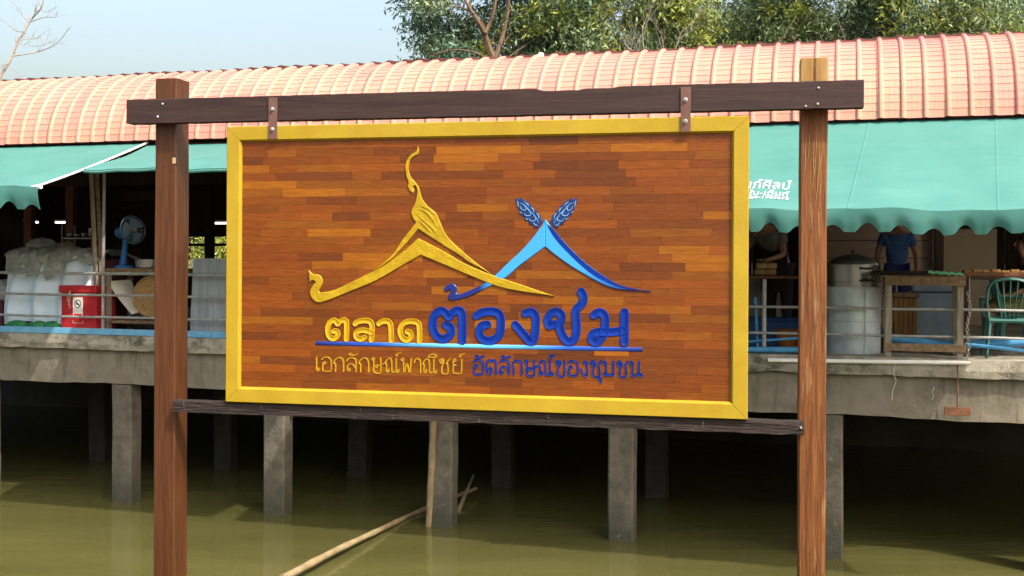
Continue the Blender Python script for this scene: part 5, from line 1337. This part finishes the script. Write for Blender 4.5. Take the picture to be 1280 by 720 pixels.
# ================================================================== TREES
def leaf_mesh(name, blobs, n, size, m, seed, flat=.30):
    rg = np.random.default_rng(seed)
    w_ = np.array([b[3] * b[4] * b[5] for b in blobs]); w_ = w_ / w_.sum()
    ncl = max(30, n // 95)
    bi = rg.choice(len(blobs), ncl, p=w_)
    B = np.array([b[:6] for b in blobs])[bi]
    d = rg.normal(size=(ncl, 3)); d /= np.linalg.norm(d, axis=1)[:, None]
    rad = rg.uniform(.25, 1.0, ncl) ** .5
    cl = B[:, :3] + d * B[:, 3:6] * rad[:, None]
    cs = rg.uniform(.14, .36, ncl)
    k = rg.integers(0, ncl, n)
    off = rg.normal(size=(n, 3)) * cs[k][:, None] * np.array([1, 1, .7])
    c = cl[k] + off
    ax = rg.normal(size=(n, 3)); ax[:, 2] -= .6; ax /= np.linalg.norm(ax, axis=1)[:, None]
    up = rg.normal(size=(n, 3)) + np.array([0, 0, 1.1]); sd = np.cross(ax, up); sd /= np.linalg.norm(sd, axis=1)[:, None]
    nm = np.cross(sd, ax)
    L = size * rg.uniform(.5, 1.35, n)[:, None]; Wd = L * flat * .5
    v = np.stack([c, c + ax * L * .45 + sd * Wd + nm * L * .08, c + ax * L, c + ax * L * .45 - sd * Wd + nm * L * .08], 1).reshape(-1, 3)
    me = bpy.data.meshes.new(name); me.vertices.add(n * 4); me.vertices.foreach_set('co', v.ravel())
    me.loops.add(n * 4); me.polygons.add(n)
    me.loops.foreach_set('vertex_index', np.arange(n * 4, dtype=np.int32))
    me.polygons.foreach_set('loop_start', np.arange(0, n * 4, 4, dtype=np.int32))
    me.update(calc_edges=True); me.validate()
    me.materials.append(MATS[m]); return me
def limb(mb, p, d, ln, r, depth, rg, spread=.55, n=6, tips=None, up=.12):
    pts = [p]; rr = [r]; q = p.copy(); dd = d.copy(); k = 5
    for i in range(k):
        dd = (dd + Vector((rg.uniform(-.16, .16), rg.uniform(-.16, .16), rg.uniform(-.08, .16)))).normalized()
        q = q + dd * ln / k; pts.append(q.copy()); rr.append(r * (1 - .42 * (i + 1) / k))
    mb.tube(pts, rr, n, cap=False)
    if depth == 0:
        if tips is not None: tips.append(q.copy())
        return
    for c in range(rg.choice((2, 3))):
        i = rg.randint(2, k); a = dd + Vector((rg.uniform(-1, 1), rg.uniform(-1, 1), rg.uniform(-.3, .7) + up)) * spread
        limb(mb, pts[i], a.normalized(), ln * rg.uniform(.6, .85), rr[i] * .68, depth - 1, rg, spread, max(4, n - 1), tips, up)
def tree(px, depth, top, label, blobs, n, m, seed, tr=.2, leaf=.15, lean=(0, 0), trunk_h=4.0, bm='bark', ld_=3):
    X = (px - CX) / FPX * depth; base = Vector((X, depth, 1.95))
    e = bpy.data.objects.new('tree', None); COL.objects.link(e); e.location = base; tag(e, label, 'tree', 'trees beyond the market hall')
    rg = random.Random(seed); mb = MB()
    limb(mb, Vector((0, 0, -.2)), Vector((lean[0], lean[1], 1)).normalized(), trunk_h, tr, ld_, rg, .62, 8)
    mb.build('trunk', bm, e, smooth=True)
    if n:
        if isinstance(m, str): m = [(m, 1.0)]
        for i, (mm, fr) in enumerate(m):
            put('crown', leaf_mesh('crown', blobs, int(n * fr), leaf, mm, seed * 7 + i), e)
    return e
# blobs: x, y, z, rx, ry, rz relative to the foot of the tree
tree(612, 28.0, 12, 'broad tree with visible forked limbs, its dark crown ending against open sky',
     [(-1.1, 1.2, 6.2, 1.2, 1.2, 1.1), (-1.6, .6, 8.0, .9, 1.2, 1.0), (.2, 2.0, 7.0, 1.5, 1.2, 1.3), (1.7, .8, 8.0, 1.4, 1.4, 1.2), (-.2, .9, 9.6, 2.2, 1.6, 1.2), (1.8, 1.2, 6.2, 1.5, 1.2, 1.0)], 51000,
     [('leaf_deep', .62), ('leaf_mid', .28), ('leaf_bright', .10)], 3, .17, 0.170, (-.12, 0), 4.6, ld_=3)
tree(770, 27.3, 12, 'bright green tree with yellow leaf tips behind the hanger strap by the orange post',
     [(0, 0, 8.4, 1.9, 1.6, 1.5), (-1.2, .2, 6.8, 1.2, 1.3, 1.2), (1.2, .3, 6.6, 1.3, 1.2, 1.2), (.3, 0, 10.2, 2.2, 2, 1.5), (1.8, .5, 8.2, 1.2, 1.2, 1.2)], 39000,
     [('leaf_mid', .55), ('leaf_bright', .35), ('leaf_deep', .10)], 5, .16, 0.160, (.05, 0), 4.2)
tree(905, 31.0, 12, 'dusty olive tree with fine leaves between brighter crowns',
     [(0, 0, 8.2, 2.2, 1.8, 1.6), (-1.6, .3, 6.9, 1.4, 1.4, 1.4), (1.6, .2, 7.0, 1.5, 1.4, 1.5), (.2, .5, 10.4, 2.2, 2, 1.4)], 39000,
     [('leaf_mid', .62), ('leaf_deep', .25), ('leaf_bright', .13)], 7, .17, 0.140, (.06, 0), 4.4)
tree(1040, 28.0, 12, 'dark green tree with bright sprays directly above the orange post',
     [(0, 0, 8.0, 2.0, 1.6, 1.6), (-1.4, .3, 7.0, 1.2, 1.3, 1.4), (1.3, .2, 6.9, 1.3, 1.2, 1.4), (0, .4, 10.2, 2.0, 2, 1.4)], 36000,
     [('leaf_mid', .50), ('leaf_deep', .35), ('leaf_bright', .15)], 9, .16, 0.150, (-.05, 0), 4.0)
tree(1165, 26.5, 12, 'bright green bushy tree over the plain stretch of roof',
     [(0, 0, 7.6, 1.7, 1.5, 1.5), (1.3, .2, 7.0, 1.2, 1.3, 1.4), (-.9, .4, 9.4, 1.8, 1.6, 1.4), (1.0, .4, 9.2, 1.8, 1.6, 1.4)], 33000,
     [('leaf_mid', .50), ('leaf_bright', .32), ('leaf_deep', .18)], 11, .15, 0.150, (.04, 0), 3.8)
tree(1300, 29.5, 12, 'deep green tree at the far end of the roof',
     [(0, 0, 8.0, 2.2, 1.6, 1.7), (-1.6, .2, 7.4, 1.4, 1.3, 1.5), (0, .4, 10.2, 2.2, 2, 1.4)], 30000,
     [('leaf_deep', .60), ('leaf_mid', .30), ('leaf_bright', .10)], 13, .15, 0.150, (-.04, 0), 4.0)
for px, dp, sd, lb in ((700, 40, 21, 'shadowy dark tree further back between the broad tree and the bright one'), (860, 41, 22, 'shadowy dark tree further back behind the olive tree'), (980, 40, 23, 'shadowy dark tree further back left of the orange post top'), (1110, 40, 24, 'shadowy dark tree further back behind the bushy tree'), (1240, 40, 25, 'shadowy dark tree further back before the far end tree')):
    tree(px, dp, 12, lb, [(0, 0, 9.0, 2.6, 1.8, 2.2), (-1.6, .4, 8.2, 1.6, 1.4, 1.8), (1.6, .3, 8.0, 1.6, 1.4, 1.8), (0, 0, 12.0, 2.4, 2, 1.6)], 10000, [('leaf_deep', .8), ('leaf_mid', .2)], sd, .2, .20, (0, 0), 5.0, ld_=2)
# leafless trees: one on open sky, one among the crowns
def bare(px, depth, label, d, ln, r, seed, depth_n, mat_, z0=1.85, up=.15, spread=.55, hs=4.2):
    X = (px - CX) / FPX * depth; e = bpy.data.objects.new('bare_tree', None); COL.objects.link(e); e.location = (X, depth, z0); tag(e, label, 'tree', 'leafless trees beyond the market hall')
    rg = random.Random(seed); mb = MB(); base = Vector((-d[0] * hs, 0, 0)); foot = base
    mb.tube([foot + Vector((0, 0, -.2)), foot + Vector((d[0] * hs * .3, 0, hs * .5)), foot + Vector((d[0] * hs, d[1], hs))], [r * 1.5, r * 1.2, r], 8)
    e2 = MB(); p = foot + Vector((d[0] * hs, d[1], hs))
    limb(e2, p, Vector(d).normalized(), ln, r, depth_n, rg, spread, 6, None, up)
    mb.build('trunk', mat_, e, smooth=True); e2.build('branches', mat_, e, smooth=True)
def traced(e, name, lines, org, k, depth, mat_, seed, twigs=3, rs_=1.0):
    """limbs whose run is read off the photograph, at the tree's own distance"""
    rg = random.Random(seed); mb = MB(); base = Vector(e.location)
    for L, r in lines:
        r *= rs_
        P = []; dj = 0.0
        for i, (x, y) in enumerate(L):
            dj += rg.uniform(-.12, .12); rr = ray(org[0] + x * k, org[1] + y * k); P.append(CAM + rr * ((depth + dj) / rr.y) - base)
        P = spline(P, 4); n = len(P); mb.tube(P, [r * (1 - .65 * i / (n - 1)) for i in range(n)], 6)
        for t_ in range(twigs * len(L)):
            i = rg.randint(n // 4, n - 2); d = (P[i + 1] - P[i]).normalized() + Vector((rg.uniform(-.9, .9), rg.uniform(-.5, .5), rg.uniform(-.2, .9)))
            q = P[i]; ln = rg.uniform(.12, .45); d.normalize()
            mb.tube([q, q + d * ln * .5 + Vector((rg.uniform(-.03, .03), 0, .02)), q + d * ln], [r * .28, r * .2, r * .08], 4)
    return mb.build(name, mat_, e, smooth=True)
e = bpy.data.objects.new('bare_tree', None); COL.objects.link(e); e.location = ((2 - CX) / FPX * 31 - 1.2, 31, 1.95); tag(e, 'pale leafless tree standing alone against the open sky', 'tree', 'leafless trees beyond the market hall')
o_ = Vector(e.location); rr_ = ray(.8, 93); top_ = CAM + rr_ * (31 / rr_.y) - o_
MB().tube(spline([(0, 0, -.2), (.1, 0, 2.0), (top_.x - .35, 0, top_.z - 1.6), tuple(top_)], 5), [.12, .115, .11, .105, .10, .096, .092, .088, .084, .08, .076, .072, .068, .064, .06, .056], 8).build('trunk', 'pale_bark', e, smooth=True)
traced(e, 'branches', [([(5, 560), (60, 480), (100, 400), (130, 320), (180, 240), (240, 140), (310, 60), (330, -30)], .075), ([(100, 420), (200, 405), (300, 385), (400, 340), (460, 290), (515, 210)], .030),
    ([(130, 310), (200, 290), (270, 290), (310, 260)], .024), ([(230, 165), (330, 130), (410, 130), (435, 95)], .024), ([(205, 160), (130, 60), (80, 5)], .022), ([(180, 240), (120, 230), (60, 180), (-20, 140)], .024),
    ([(210, 340), (300, 345), (380, 320), (500, 340)], .016), ([(80, 510), (140, 550), (180, 590), (230, 602)], .014), ([(240, 140), (270, 80), (285, 10)], .020), ([(300, 75), (360, 90), (420, 55)], .016), ([(330, 345), (350, 290), (380, 200)], .014), ([(140, 320), (200, 330), (280, 210)], .014), ([(60, 480), (10, 500), (-20, 510)], .022)],
    (0, 0), 1 / 6, 31, 'pale_bark', 5, 2, .62)
e = [o for o in bpy.data.objects if o.name == 'tree'][0]
traced(e, 'limbs', [([(585, 470), (580, 380), (550, 300), (520, 210), (480, 130), (440, 70), (395, -10)], .15), ([(522, 205), (550, 150), (580, 60), (592, -10)], .08), ([(585, 360), (630, 230), (652, 150), (665, 60), (672, -10)], .09),
    ([(575, 400), (500, 340), (400, 310), (300, 312), (180, 350)], .05), ([(660, 360), (740, 300), (790, 268)], .035), ([(640, 260), (690, 205)], .03), ([(440, 75), (370, 45), (290, 40)], .05)], (500, 0), 1 / 4.923, 26.6, 'bark', 6, 1, .7)
bare(838, 24.5, 'leafless tangle of brown branches in front of the green crowns', (-.2, 0, 1), 1.3, .07, 8, 5, 'pale_bark', up=.05, spread=.8, hs=4.1)
# low shrubs on the far bank seen through the back wall
p = F.on(256, 305, 10.6)
for k, (dx, mm, lb) in enumerate(((0, 'leaf_bright', 'sunlit bright green shrub seen through the gap above the metal sheet'), (1.3, 'leaf_mid', 'green shrub beside the sunlit one behind the back wall'))):
    e = bpy.data.objects.new('shrub', None); COL.objects.link(e); e.location = F.wld((p.x + dx, 11.2, 1.9)); tag(e, lb, 'shrub')
    mb = MB(); limb(mb, Vector((0, 0, -.1)), Vector((0, 0, 1)), .9, .04, 2, random.Random(k), .6); mb.build('stem', 'bark', e)
    put('foliage', leaf_mesh('foliage', [(0, 0, 1.2, .8, .6, .9)], 3500, .11, mm, 50 + k), e)
